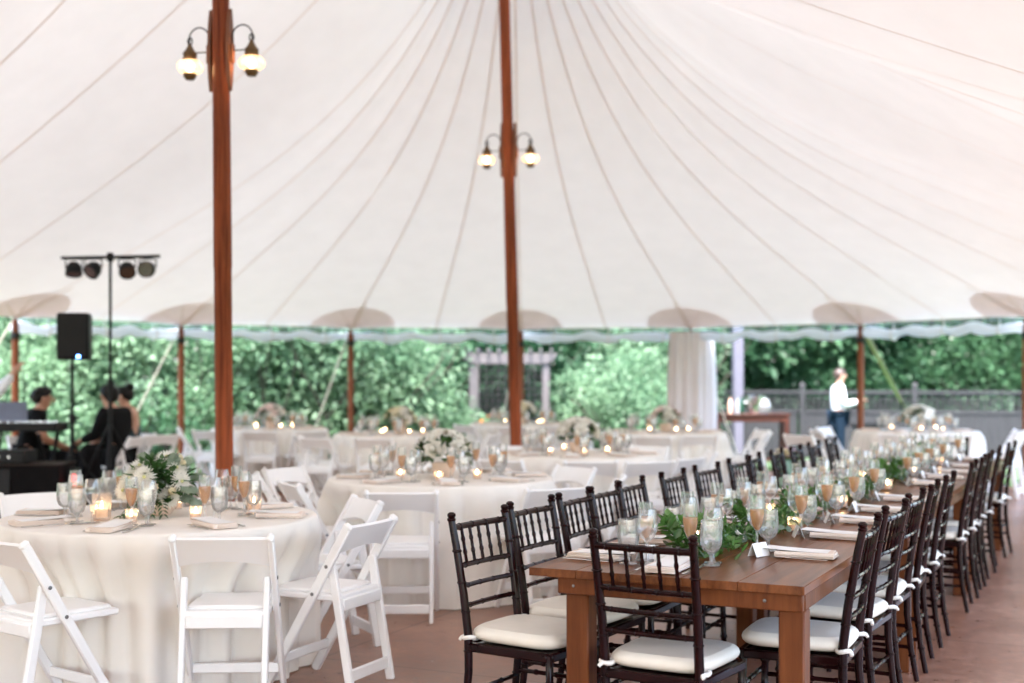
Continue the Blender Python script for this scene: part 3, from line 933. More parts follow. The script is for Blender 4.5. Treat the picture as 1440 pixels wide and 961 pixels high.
# ------------------------------------------------------------------ round tables
RTAB = [
    ('front', -1.73, 6.30, 'the front round table'),
    ('second', -.484, 8.71, 'the second round table'),
    ('third', .57, 11.42, 'the third round table before the middle pole'),
    ('curtain', 1.89, 15.9, 'the round table by the white curtain'),
    ('amber', -1.36, 15.3, 'the round table below the pale hedge'),
    ('pink', -3.22, 17.0, 'the round table with the pink bouquet'),
    ('arbour', .15, 18.6, 'the round table before the garden arbour'),
    ('fence', 5.12, 16.2, 'the round table near the grey fence'),
]
def cloth_mesh(seed, X, Y, R=.762, Z=.765):
    near = []
    for (cx, cy, fx, fy, _l) in chairs:
        dx, dy = cx - X, cy - Y; d = math.hypot(dx, dy)
        if d < 1.35: near.append((math.atan2(dy, dx), d - .25))
    r2 = random.Random(seed)
    ph = [r2.uniform(0, 6.28) for _ in range(5)]
    nu, nv = 240, 22
    def fold(a):
        w1 = math.sin(13 * a + ph[0] + 1.2 * math.sin(3 * a + ph[1])); w2 = math.sin(22 * a + ph[2] + 1.0 * math.sin(2 * a + ph[3]))
        return (1 - 2 * abs(w1) ** .75) * -.55 + w2 * .38 + math.sin(37 * a + ph[4]) * .12
    def fn(i, j):
        a = 2 * PI * i / nu
        if j <= 4:
            r = R * (.001, .3, .6, .85, .965)[j]; return V((r * math.cos(a), r * math.sin(a), Z))
        if j == 5: return V((R * .992 * math.cos(a), R * .992 * math.sin(a), Z - .002))
        if j == 6: return V((R * 1.002 * math.cos(a), R * 1.002 * math.sin(a), Z - .012))
        v = (j - 6) / (nv - 7)
        k = min(1, v * 1.6) ** .7
        fo = fold(a)
        r = R + .006 + .085 * k * (.60 + 1.0 * fo) * (1 if v < .97 else 1.12)
        for (ca, lim) in near:
            dl = abs((a - ca + PI) % (2 * PI) - PI) * R
            w_ = max(0, min(1, (.46 - dl) / .26)); w_ = w_ * w_ * (3 - 2 * w_)
            hgt = max(0, min(1, v / .42)); hgt = hgt * hgt * (3 - 2 * hgt)
            if r > lim: r += (lim + .034 * fo - r) * w_ * hgt
        a2 = a + .018 * k * math.sin(5 * a + ph[2] + v * 2)
        z = Z - .012 - v * (Z - .012 - .006)
        return V((r * math.cos(a2), r * math.sin(a2), z))
    mb = MB(); mb.grid(fn, nu, nv, closed=True)
    return mb
TABZ = .767

# folding chairs: (x, y, facing x, facing y, label)
def face(dx, dy): return math.atan2(dy, dx) - PI / 2
W = 'white folding chair '
chairs = [
    (-1.99, 5.47, .62, .78, W + 'cut by the frame edge, turned to the front round table'),
    (-1.235, 5.62, -.05, 1, W + 'with its back to the camera at the front round table'),
    (-.86, 6.07, -.906, .42, W + 'seen from the side, in front of its twin at the front table'),
    (-1.00, 6.94, -.80, -.40, W + 'half hidden behind its twin at the front round table'),
    (-2.62, 7.25, .60, -.8, W + 'behind the front round table, only its top rail showing'),
    (-2.85, 6.1, 1, .1, W + 'outside the frame at the front round table'),
    (-1.22, 8.25, .86, .42, W + 'between the front and second round tables, nearer of two'),
    (-1.50, 9.35, .85, -.52, W + 'between the front and second round tables, farther of two'),
    (-.66, 7.72, -.05, 1, W + 'with its back to the camera at the second round table'),
    (.18, 7.95, -.42, .9, W + 'behind the dark chairs, front right of the second round table'),
    (.50, 8.55, -1, .2, W + 'to the right of the second round table behind dark chair tops'),
    (.30, 9.40, -.75, -.6, W + 'behind the second round table toward the middle pole'),
    (-.55, 9.72, .1, -1, W + 'facing the camera from behind the second round table'),
    (-.28, 10.85, .8, .55, W + 'on the left of the third round table'),
    (.62, 10.42, -.03, 1, W + 'with its back to the camera at the third round table'),
    (1.32, 10.75, -.75, .65, W + 'front right of the third round table beyond the dark chairs'),
    (1.58, 11.55, -1, 0, W + 'right of the third round table by the wooden table'),
    (.05, 12.25, .5, -.85, W + 'behind the third round table near the middle pole'),
    (1.20, 12.25, -.6, -.8, W + 'behind the third round table toward the curtain'),
    (1.36, 15.0, .40, .9, W + 'at the curtain-side round table, left of two backs'),
    (2.12, 14.92, -.15, 1, W + 'at the curtain-side round table, right of two backs'),
    (2.86, 15.45, -.9, .35, W + 'beside the round table by the curtain, in front of the console'),
    (2.95, 16.15, -1, -.2, W + 'beside the round table by the curtain, behind another chair'),
    (.98, 15.7, 1, .1, W + 'on the left of the round table by the curtain'),
    (-1.50, 14.22, .1, 1, W + 'back to the camera below the pale hedge, middle of three'),
    (-.92, 14.40, -.35, 1, W + 'back to the camera below the pale hedge, right one'),
    (-2.28, 14.9, .9, .35, W + 'left of the round table below the pale hedge'),
    (-.42, 15.0, -.95, .3, W + 'right of the round table below the pale hedge'),
    (-3.12, 16.02, 0, 1, W + 'back to the camera at the pink-bouquet table, left one'),
    (-2.62, 16.15, -.5, .85, W + 'back to the camera at the pink-bouquet table, right one'),
    (-4.12, 16.7, .95, .25, W + 'left of the pink-bouquet table by a thin side pole'),
    (-2.28, 17.2, -1, 0, W + 'right of the pink-bouquet table before the hedge'),
    (-.50, 17.95, .7, .65, W + 'left of the table before the garden arbour'),
    (.55, 17.72, -.25, .95, W + 'back to the camera at the table before the arbour'),
    (.95, 18.2, -.9, .3, W + 'right of the table before the garden arbour'),
    (3.48, 14.9, .8, .6, W + 'pulled out from the fence table, just before the standing man'),
    (4.02, 16.0, 1, .1, W + 'on the left of the round table near the fence'),
    (4.32, 16.9, .8, -.6, W + 'back left of the table near the fence, before the man'),
    (5.15, 15.12, 0, 1, W + 'back to the camera at the table near the fence'),
    (5.92, 15.45, -.8, .6, W + 'beside the lawn at the table near the fence, nearer one'),
    (6.15, 16.1, -1, .1, W + 'beside the lawn at the table near the fence, farther one'),
    (-1.55, 8.75, 1, .05, W + 'on the left of the second round table, between two others'),
    (.02, 10.55, .5, .8, W + 'front left of the third round table, back to the camera'),
    (1.02, 10.38, -.35, .93, W + 'front right of the third table, its back to the camera'),
    (-2.08, 14.30, .45, .9, W + 'back to the camera below the pale hedge, outermost of three'),
    (-3.72, 16.15, .4, .9, W + 'back to the camera at the pink-bouquet table beside the thick pole'),
    (.02, 17.55, .05, 1, W + 'back to the camera at the arbour table beside the middle pole'),
    (1.62, 14.72, .15, 1, W + 'at the curtain-side round table, between two others'),
    (4.62, 15.25, .4, .9, W + 'back to the camera at the fence table, nearer the man'),
    (-4.52, 15.08, -.55, -.8, W + 'under the seated woman by the music equipment'),
    (-4.22, 15.0, -.75, .65, W + 'empty behind the seated couple in black'),
    (-4.42, 14.40, -.7, .1, W + 'under the seated man in black, his back turned'),
    (-5.42, 14.5, .55, -.6, W + 'under the heavy man sitting at the mixer'),
]
for (x, y, fx, fy, lab) in chairs:
    FC((x, y, 0), face(fx, fy), lab, 'white folding chairs')

for i, (k, x, y, nm) in enumerate(RTAB):
    mb = cloth_mesh(40 + i, x, y)
    o = mb.build('tablecloth', MAT['linen'], angle=180, loc=(x, y, 0))
    lab = {'front': 'floor-length ivory cloth over the front round table beside the white chairs', 'second': 'floor-length ivory cloth over the second round table behind a white chair row',
           'third': 'floor-length ivory cloth on the third round table, before the middle pole', 'curtain': 'floor-length ivory cloth on the round table by the gathered curtain',
           'amber': 'floor-length ivory cloth on the round table below the pale hedge', 'pink': 'floor-length ivory cloth on the round table bearing a pink bouquet',
           'arbour': 'floor-length ivory cloth on the round table before the garden arbour', 'fence': 'floor-length ivory cloth on the round table near the grey fence'}[k]
    tag(o, lab, 'tablecloth', 'ivory round tablecloths')

# ------------------------------------------------------------------ tableware
def make_goblet():
    t = thing('water_goblet', 'x', 'glass')
    mb = MB()
    mb.lathe([(0, .004), (.034, .002), (.034, .004), (.012, .007), (.006, .012), (.0055, .03), (.007, .040), (.013, .046), (.030, .058), (.0385, .078), (.0410, .100), (.0405, .125), (.037, .165), (.0362, .165)], 20)
    mb.build('bowl', MAT['frosted'], t, angle=60)
    mb = MB()
    mb.lathe([(0, .048), (.012, .048), (.028, .059), (.0365, .079), (.039, .100), (.0385, .125), (.0368, .140), (0, .140)], 20)
    mb.build('water', MAT['water'], t, angle=60)
    return t
def make_flute():
    t = thing('champagne_flute', 'x', 'glass')
    mb = MB()
    mb.lathe([(0, .004), (.030, .002), (.030, .004), (.010, .007), (.0048, .014), (.0045, .075), (.006, .085), (.014, .098), (.0225, .120), (.0275, .150), (.0285, .18), (.0265, .222), (.0258, .222)], 18)
    mb.build('bowl', MAT['glass'], t, angle=60)
    mb = MB()
    mb.lathe([(0, .090), (.006, .0905), (.0132, .1005), (.0212, .121), (.0260, .150), (.0268, .168), (0, .168)], 18)
    mb.build('drink', MAT['fizz'], t, angle=60)
    return t
def make_wine():
    mb = MB()
    mb.lathe([(0, .004), (.034, .002), (.034, .004), (.010, .007), (.0048, .014), (.0045, .080), (.008, .088), (.024, .100), (.036, .122), (.0385, .145), (.036, .175), (.031, .205), (.0304, .205)], 20)
    o = mb.build('wine_glass', MAT['glass'], angle=60)
    return tag(o, 'x', 'glass')
def make_napkin():
    t = thing('napkin', 'x', 'napkin')
    mb = MB()
    for k in range(4):
        z = .004 + k * .0052
        mb.box((rnd.uniform(-.003, .003), rnd.uniform(-.003, .003), z), (.118 - k * .003, .225 - k * .004, .0050), .0022, Matrix.Rotation(rnd.uniform(-.03, .03), 3, 'Z'))
    mb.tube([(-.055, -.11, .012), (-.058, 0, .013), (-.055, .11, .012)], .011, 8)
    mb.build('folded_cloth', MAT['napkin'], t)
    mb = MB(); n = 9
    def mf(i, j):
        u = i / (n - 1)
        return V((-.05 + .10 * j, -.085 + .24 * u, .0235 + .008 * u * u))
    mb.grid(lambda i, j: mf(i, j), n, 2); mb.grid(lambda i, j: mf(i, j) - V((0, 0, .0012)), n, 2, flip=True)
    mb.build('menu_card', MAT['paper'], t, angle=180)
    return t
def make_plain_napkin():
    mb = MB()
    for k in range(3):
        mb.box((0, 0, .004 + k * .006), (.118 - k * .004, .225 - k * .006, .0058), .0024, Matrix.Rotation(rnd.uniform(-.04, .04), 3, 'Z'))
    o = mb.build('napkin', MAT['napkin']); return tag(o, 'x', 'napkin')
def make_fork():
    mb = MB()
    mb.box((0, -.045, .004), (.009, .10, .003), .001); mb.box((0, .02, .0045), (.006, .05, .003), .001)
    mb.box((0, .052, .006), (.022, .022, .0025), .001)
    for x in (-.0085, -.003, .003, .0085): mb.box((x, .080, .007), (.0028, .04, .002), .0005)
    o = mb.build('fork', MAT['steel']); return tag(o, 'x', 'fork')
def make_knife():
    mb = MB()
    mb.box((0, -.055, .005), (.011, .10, .005), .002)
    mb.add([(-.005, -.005, .004), (.006, -.005, .004), (.009, .05, .004), (.004, .10, .004), (-.005, .11, .004), (-.005, -.005, .0055), (.004, -.005, .0055), (.006, .05, .0055), (.002, .10, .0055), (-.005, .11, .0055)],
           [(4, 3, 2, 1, 0), (5, 6, 7, 8, 9), (0, 1, 6, 5), (1, 2, 7, 6), (2, 3, 8, 7), (3, 4, 9, 8), (4, 0, 5, 9)])
    o = mb.build('knife', MAT['steel']); return tag(o, 'x', 'knife')
def make_card():
    mb = MB()
    mb.add([(-.042, -.018, 0), (.042, -.018, 0), (.042, .004, .050), (-.042, .004, .050), (-.042, .026, 0), (.042, .026, 0),
            (-.042, -.0165, 0), (.042, -.0165, 0), (.042, .004, .0480), (-.042, .004, .0480), (-.042, .0245, 0), (.042, .0245, 0)],
           [(0, 1, 2, 3), (3, 2, 5, 4), (6, 9, 8, 7), (9, 10, 11, 8), (0, 3, 9, 6), (3, 4, 10, 9), (1, 7, 8, 2), (2, 8, 11, 5)])
    o = mb.build('place_card', MAT['paper'], angle=20); return tag(o, 'x', 'place card')
def make_votive():
    t = thing('votive_candle', 'x', 'candle')
    mb = MB(); mb.lathe([(0, .003), (.024, .002), (.027, .008), (.029, .060), (.031, .066), (.030, .066), (.027, .058), (.024, .010), (0, .008)], 16)
    mb.build('holder', MAT['votive'], t, angle=60)
    mb = MB(); mb.lathe([(0, .010), (.0235, .010), (.025, .034), (0, .032)], 14); mb.build('wax', MAT['wax'], t, angle=60)
    mb = MB(); mb.lathe([(0, .033), (.0045, .038), (.0055, .044), (.003, .055), (0, .064)], 8); mb.build('flame', MAT['flame'], t, angle=180)
    return t
GB, FL, WG, NP, PN, FK, KN, PC, VT = (Stamp(x) for x in (make_goblet(), make_flute(), make_wine(), make_napkin(), make_plain_napkin(), make_fork(), make_knife(), make_card(), make_votive()))

def setting(q, ang, where, z, full, g):
    """q: point on the table edge; ang: direction towards the table centre"""
    d = V((math.cos(ang), math.sin(ang), 0)); l = V((-d.y, d.x, 0)); rz = ang - PI / 2
    def pos(a, b): 
        r_ = q + d * (a + rnd.uniform(-.012, .012)) + l * (b + rnd.uniform(-.012, .012)); return (r_.x, r_.y, z)
    (NP if full else PN)(pos(.155, 0), rz + rnd.uniform(-.08, .08), f'folded blush napkin {"under a white menu " if full else ""}at {where}', g[0])
    if full:
        FK(pos(.15, .092), rz + rnd.uniform(-.06, .06), f'polished steel fork beside the napkin at {where}', g[1])
        KN(pos(.15, -.092), rz + rnd.uniform(-.06, .06), f'polished steel knife beside the napkin at {where}', g[2])
    GB(pos(.315, -.105), rnd.uniform(0, 6), f'iced water goblet at {where}', g[3])
    FL(pos(.335, -.03), rnd.uniform(0, 6), f'champagne flute of peach fizz at {where}', g[4])
    WG(pos(.375, -.10), rnd.uniform(0, 6), f'empty stemmed wine glass at {where}', g[5])
    if full == 2:
        PC(pos(.31, .055), rz + rnd.uniform(-.4, .4), f'folded white place card at {where}', g[6])
LG = ['napkins on the wooden tables', 'forks on the wooden tables', 'knives on the wooden tables', 'water goblets on the wooden tables', 'champagne flutes on the wooden tables', 'wine glasses on the wooden tables', 'place cards on the wooden tables']
a_in_r = math.atan2(-TN.y, -TN.x); a_in_l = math.atan2(TN.y, TN.x)
for i, s in enumerate(right_s):
    setting(tp(s, .5), a_in_r, f'the {ORD[i]} aisle-side place from the near end', .763, 2, LG)
for i, s in enumerate(left_s):
    setting(tp(s, -.5), a_in_l, f'the {ORD[i]} inner-side place from the near end', .763, 2, LG)
setting(tp(0.0, -.02), math.atan2(TD.y, TD.x), 'the near end place of the wooden table', .763, 2, LG)
setting(tp(7.3, 0), math.atan2(-TD.y, -TD.x), 'the far end place of the wooden tables', .763, 2, LG)
RG = ['napkins on the round tables', 'forks on the round tables', 'knives on the round tables', 'water goblets on the round tables', 'champagne flutes on the round tables', 'wine glasses on the round tables', '']
OCT = ['right', 'back-right', 'back', 'back-left', 'left', 'front-left', 'front', 'front-right']
for ti, (k, x, y, nm) in enumerate(RTAB):
    for j in range(8):
        a = RAD(45 * j + (8 if ti % 2 else -6))
        q = V((x, y, 0)) + V((math.cos(a), math.sin(a), 0)) * .755
        setting(q, a + PI, f'the {OCT[j]} place of {nm}'.replace('the third round table before the middle pole', 'the third round table').replace('the round table', 'the table'), TABZ, 1 if ti < 3 else 0, RG)
    # candles round the centrepiece
    for j, (aa, rr, w) in enumerate(((200, .30, 'left'), (262, .33, 'front'), (318, .30, 'right'), (90, .31, 'back'))):
        a = RAD(aa + 9 * ti); 
        VT((x + math.cos(a) * rr, y + math.sin(a) * rr, TABZ), 0, f'small lit votive candle {w} of the flowers on {nm}'.replace('the round table','the table').replace('the third table before the middle pole','the third round table').replace('the third round table before the middle pole','the third round table'), 'votive candles on the round tables')
for i, (s, o) in enumerate([(.78, -.11), (1.45, .12), (2.0, -.13), (2.6, .1), (3.3, -.1), (3.8, .13), (4.4, -.12), (5.0, .11), (5.6, -.11), (6.2, .12), (6.8, -.1)]):
    q = tp(s, o); VT((q.x, q.y, .763), 0, f'small lit votive candle, {ORD[i]} from the near end of the garland', 'votive candles on the wooden tables')

# ------------------------------------------------------------------ flowers
def rose(mb, c, r, up=V((0, 0, 1)), mat=0):
    up = V(up).normalized(); x = up.orthogonal().normalized(); y = up.cross(x)
    for ring, (n, tilt, rr) in enumerate(((6, .35, 1.0), (5, .75, .8), (4, 1.1, .55))):
        for k in range(n):
            a = 2 * PI * k / n + ring * .5
            o = x * math.cos(a) + y * math.sin(a)
            d = o * math.cos(tilt) + up * math.sin(tilt)
            mb.leaf(V(c) + o * r * .08, d, up * math.cos(tilt) - o * math.sin(tilt), r * rr, r * .95, mat, .22)
    mb.ball(V(c) + up * r * .25, r * .32, 6, mat)
def daisy(r, n=22):
    mb = MB()
    for ring, (m, tilt, rr) in enumerate(((n, -.15, 1.0), (n, .25, .88), (n // 2, .6, .6))):
        for k in range(m):
            a = 2 * PI * k / m + ring * .14
            o = V((math.cos(a), math.sin(a), 0)); d = o * math.cos(tilt) + V((0, 0, math.sin(tilt)))
            mb.leaf(o * r * .08, d, V((0, 0, 1)), r * rr * rnd.uniform(.9, 1.05), r * .19, 0, .2)
    mb.ball((0, 0, r * .10), (r * .15, r * .15, r * .11), 8, 1)
    return mb
def place_on(o, pos, up, parent):
    o.location = pos; o.rotation_mode = 'QUATERNION'; o.rotation_quaternion = V(up).to_track_quat('Z', 'Y')
# big front centrepiece
t = thing('centrepiece', 'large bouquet of white daisies and eucalyptus in a blush bowl on the front table', 'flower arrangement', (-1.75, 6.35, TABZ), 0, 'flower arrangements on the round tables')
mb = MB(); mb.lathe([(0, 0), (.055, 0), (.060, .006), (.085, .04), (.098, .085), (.092, .088), (.08, .05), (0, .03)], 22); mb.build('bowl', MAT['ceramic'], t)
mb = MB()
for k in range(400):
    a = rnd.uniform(0, 2 * PI); el = rnd.uniform(-.35, 1.35)
    o = V((math.cos(a) * math.cos(el), math.sin(a) * math.cos(el), math.sin(el)))
    r = rnd.uniform(.07, .140)
    p_ = V((0, 0, .12)) + V((o.x * r * 1.1, o.y * r * 1.0, o.z * r * 1.05))
    mb.leaf(p_, o + V((rnd.gauss(0, .4), rnd.gauss(0, .4), rnd.gauss(0, .4))), (0, 0, 1), rnd.uniform(.05, .075), rnd.uniform(.030, .045))
for a0, n_ in ((250, 9), (235, 8), (275, 7), (290, 6)):
    a = RAD(a0); q = V((math.cos(a) * .10, math.sin(a) * .10, .09)); d = V((math.cos(a), math.sin(a), -.2))
    for i in range(n_):
        q = q + d * .022; d = (d + V((0, 0, -.16))).normalized()
        if q.z < .012: q.z = .012; d.z = 0
        for s_ in (-1, 1): mb.leaf(q, d + V((-d.y, d.x, .2)) * s_ * 1.1, (0, 0, 1), .038, .017)
mb.build('foliage', MAT['darkleaf'], t, angle=180)
mb = MB()
for (a0, el0, L_, n_) in ((350, .95, .17, 9), (10, .55, .17, 9), (330, .3, .16, 9), (325, 1.1, .17, 8), (345, -.05, .15, 8), (120, .9, .17, 8), (200, 1.2, .15, 7)):
    a = RAD(a0); d = V((math.cos(a) * math.cos(el0), math.sin(a) * math.cos(el0), math.sin(el0)))
    q = V((0, 0, .10)) + d * .06
    for i in range(n_):
        q = q + d * L_ / n_; d = (d + V((0, 0, -.06))).normalized()
        sd = d.cross(V((0, 0, 1))).normalized()
        for s_ in (-1, 1):
            mb.disc_leaf(q + sd * s_ * .018, V((rnd.gauss(0, .4), -1 + rnd.gauss(0, .4), .5 + rnd.gauss(0, .4))), rnd.uniform(.017, .023))
mb.build('eucalyptus', MAT['euca'], t, angle=180)
dm = daisy(.062).mesh('daisy', [MAT['petal'], MAT['stamen']], 180)
for (p_, u_) in (((-.02, -.16, .115), (0, -1, .1)), ((-.14, -.10, .13), (-.6, -.8, .1)), ((-.115, -.085, .185), (-.35, -.75, .45)), ((-.035, -.125, .195), (.1, -.9, .25)), ((-.075, -.06, .245), (-.1, -.5, .9)), ((.095, -.05, .235), (.4, -.6, .6)),
                 ((.125, -.075, .17), (.7, -.6, .2)), ((.0, .1, .22), (0, .8, .6)), ((.07, -.09, .095), (.4, -.85, .0)), ((-.12, .05, .19), (-.8, .2, .5)), ((.04, -.02, .285), (.1, -.4, 1))):
    o = bpy.data.objects.new('daisy', dm); link(o, t); place_on(o, (p_[0] * 1.04, p_[1] * 1.04, p_[2] * 1.0), u_, t)
bm_ = MB(); bm_.ball((0, 0, 0), (.017, .017, .02), 8); rose(bm_, (0, 0, .005), .022)
budm = bm_.mesh('rosebud', MAT['petal_cream'], 180)
for p_ in ((.02, -.15, .145), (-.01, -.14, .085), (.09, -.11, .125), (-.07, -.12, .10), (.13, -.04, .26), (.10, .0, .28)):
    o = bpy.data.objects.new('rosebud', budm); link(o, t); place_on(o, p_, (p_[0], p_[1], .05), t)

def bouquet(loc, lab, kind, seed, vase=True):
    r2 = random.Random(seed)
    t = thing('centrepiece', lab, 'flower arrangement', loc, r2.uniform(0, 6), 'flower arrangements on the round tables')
    mb = MB(); mb.lathe([(0, 0), (.05, 0), (.058, .006), (.078, .05), (.085, .10), (.079, .102), (.07, .05), (0, .03)], 16); mb.build('bowl', MAT['ceramic'], t)
    mb = MB()
    for k in range(130):
        a = r2.uniform(0, 2 * PI); el = r2.uniform(-.2, 1.3)
        o = V((math.cos(a) * math.cos(el), math.sin(a) * math.cos(el), math.sin(el)))
        side = 1.35 if kind != 'tall' else 1.1
        mb.leaf(V((0, 0, .14)) + V((o.x * .12 * side, o.y * .12 * side, o.z * .11)), o + V((r2.gauss(0, .4), r2.gauss(0, .4), r2.gauss(0, .3))), (0, 0, 1), r2.uniform(.05, .09), r2.uniform(.03, .05))
    if kind == 'tall':
        for k in range(26):
            z = .2 + .2 * r2.random(); a = r2.uniform(0, 6.28)
            mb.leaf((0.02 * math.cos(a), .02 * math.sin(a), z), (math.cos(a), math.sin(a), .6), (0, 0, 1), .06, .03)
    mb.build('foliage', MAT['darkleaf'], t, angle=180)
    fm = {'white': 'petal', 'tall': 'petal', 'pink': 'petal_pink', 'cream': 'petal_cream', 'blush': 'petal_pink'}[kind]
    f0 = MB(); rose(f0, (0, 0, 0), .075); me = f0.mesh('blossom', MAT[fm], 180)
    me2 = f0.mesh('blossom', MAT['petal'], 180)
    n = 14
    for k in range(n):
        a = 2 * PI * k / n * 2.4 + r2.uniform(-.3, .3); el = .25 + 1.1 * (k / n)
        o = V((math.cos(a) * math.cos(el), math.sin(a) * math.cos(el), math.sin(el)))
        ob = bpy.data.objects.new('blossom', me if k % 3 else me2); link(ob, t)
        place_on(ob, V((0, 0, .13)) + V((o.x * .17, o.y * .17, o.z * .16)), o, t)
    return t
bl = {'second': ('white bouquet with big dark leaves on the second round table', 'white'), 'third': ('wide white bouquet with a tall green sprig on the third round table', 'tall'),
      'curtain': ('cream and blush bouquet on the round table by the curtain', 'blush'), 'amber': ('low cream and dark leaf bouquet on the table below the pale hedge', 'cream'),
      'pink': ('pink and white bouquet on the round table left of the others', 'pink'), 'arbour': ('small cream bouquet on the table before the garden arbour', 'cream'), 'fence': ('white bouquet on the round table near the grey fence', 'white')}
for i, (k, x, y, nm) in enumerate(RTAB):
    if k in bl: bouquet((x + .02, y, TABZ), bl[k][0], bl[k][1], 70 + i)
# table number cards
mbc = MB(); mbc.box((0, 0, .18), (.075, .003, .12), .0005, Matrix.Rotation(.18, 3, 'Y')); 
def numcard(loc, lab, rz, tilt=0):
    t = thing('table_card', lab, 'table card', loc, rz, 'tall white cards on the round tables')
    mb = MB(); mb.lathe([(0, 0), (.03, 0), (.03, .006), (.004, .010), (.003, .16), (0, .16)], 12); mb.build('stand', MAT['steel'], t)
    mb = MB(); mb.box((0, 0, .22), (.11, .003, .15), .0008, Matrix.Rotation(tilt, 3, 'Y')); mb.build('card', MAT['paper'], t)
numcard((5.20, 15.95, TABZ), 'tilted white card standing in the flowers on the table near the fence', .1, .35)
def hurricane(loc, lab, r, h):
    t = thing('candle_holder', lab, 'candle holder', loc, 0, 'large candle holders on the front table')
    mb = MB(); mb.lathe([(0, .004), (r * .8, .002), (r * .92, .012), (r, h), (r * 1.02, h + .002), (r * .96, h), (r * .88, .016), (0, .012)], 20); mb.build('holder', MAT['votive'], t, angle=60)
    mb = MB(); mb.lathe([(0, .014), (r * .6, .014), (r * .6, h * .45), (0, h * .44)], 16); mb.build('wax', MAT['wax'], t, angle=60)
    mb = MB(); mb.lathe([(0, h * .44), (.0055, h * .48), (.0065, h * .54), (.003, h * .66), (0, h * .74)], 8); mb.build('flame', MAT['flame'], t, angle=180)
hurricane((-1.955, 6.10, TABZ), 'tall glowing glass candle holder left of the daisy bouquet', .046, .125)
hurricane((-1.30, 6.45, TABZ), 'pinkish glass candle holder right of the daisy bouquet', .040, .11)

# garland along the wooden tables
def garland(s0, s1, lab, seed, tall):
    r2 = random.Random(seed)
    q0 = tp((s0 + s1) / 2, 0, .763)
    t = thing('garland', lab, 'garland', q0, tang, 'leafy garland along the wooden tables')
    L = s1 - s0
    mb = MB()
    def sprig(mb, p, d, n_, ll, ww):
        p = V(p); d = V(d).normalized()
        for i in range(n_):
            p = p + d * ll * .42; d = (d + V((r2.gauss(0, .1), r2.gauss(0, .1), -.03))).normalized()
            p.z = max(p.z, .006)
            s_ = d.orthogonal().normalized(); b_ = d.cross(s_); th = r2.uniform(0, 6.28)
            for k in (0, 1):
                dd = (d * .55 + s_ * math.cos(th + PI * k) + b_ * math.sin(th + PI * k) + V((0, 0, r2.uniform(-.05, .25)))).normalized()
                mb.leaf(p, dd, V((0, 0, 1)) + V((r2.gauss(0, .3), r2.gauss(0, .3), 0)), ll * r2.uniform(.8, 1.15), ww * r2.uniform(.8, 1.1))
        mb.leaf(p, d, V((0, 0, 1)), ll * 1.1, ww)
    mb.tube([(.03 * math.sin(4 * k), -L / 2 + L * k / 24, .010) for k in range(25)], .0035, 5)
    n = int(L * 58)
    for k in range(n):
        y = r2.uniform(-L / 2, L / 2); a = r2.uniform(0, 6.28)
        sprig(mb, (r2.gauss(0, .045), y, .012 + abs(r2.gauss(0, .016))), (math.cos(a) * .8, math.sin(a), r2.uniform(.0, .55)), r2.randint(2, 4), r2.uniform(.035, .052), r2.uniform(.014, .024))
    for (yy, xx, hh) in tall:
        for k in range(6):
            a = r2.uniform(0, 6.28)
            sprig(mb, (xx + r2.gauss(0, .02), yy - (s0 + s1) / 2 + r2.gauss(0, .02), .02), (math.cos(a) * .7, math.sin(a) * .7, 1.0), 6, hh * .78, hh * .50)
    mb.build('ruscus', MAT['ruscus'], t, angle=180)
    mb = MB(); mb.tube([(.03 * math.sin(4 * k + 1), -L / 2 + L * k / 24, .013) for k in range(25)], .003, 5)
    for k in range(int(L * 40)):
        y = r2.uniform(-L / 2, L / 2); a = r2.uniform(0, 6.28)
        mb.disc_leaf((r2.gauss(0, .07), y, .02 + abs(r2.gauss(0, .02))), (r2.gauss(0, .6), r2.gauss(0, .6), 1), r2.uniform(.014, .024))
    mb.build('eucalyptus', MAT['euca'], t, angle=180)
    f0 = MB(); rose(f0, (0, 0, 0), .034); me = f0.mesh('rose', MAT['petal'], 180); me2 = f0.mesh('rose', MAT['petal_pink'], 180)
    for k in range(int(L * 3)):
        ob = bpy.data.objects.new('rose', me if k % 2 else me2); link(ob, t)
        ob.location = (r2.gauss(0, .06), -L / 2 + L * (k + .5) / int(L * 3), .035); ob.rotation_euler = (r2.gauss(0, .5), r2.gauss(0, .5), 0)
garland(.36, 1.85, 'leafy green garland with roses on the near wooden table, closest stretch', 1, [(.50, -.08, .066), (.62, .02, .05), (.85, -.15, .055), (1.2, .05, .05), (1.5, -.12, .055)])
garland(1.85, 3.6, 'leafy green garland with roses, second stretch from the near end', 2, [(2.1, -.05, .055), (2.9, .08, .05), (3.2, .05, .05)])
garland(3.6, 5.4, 'leafy green garland with roses, third stretch from the near end', 3, [(4.3, .05, .065), (5.0, .0, .05)])
garland(5.4, 6.95, 'leafy green garland with roses, last stretch at the far end', 4, [(5.8, .0, .05), (6.5, .0, .06)])

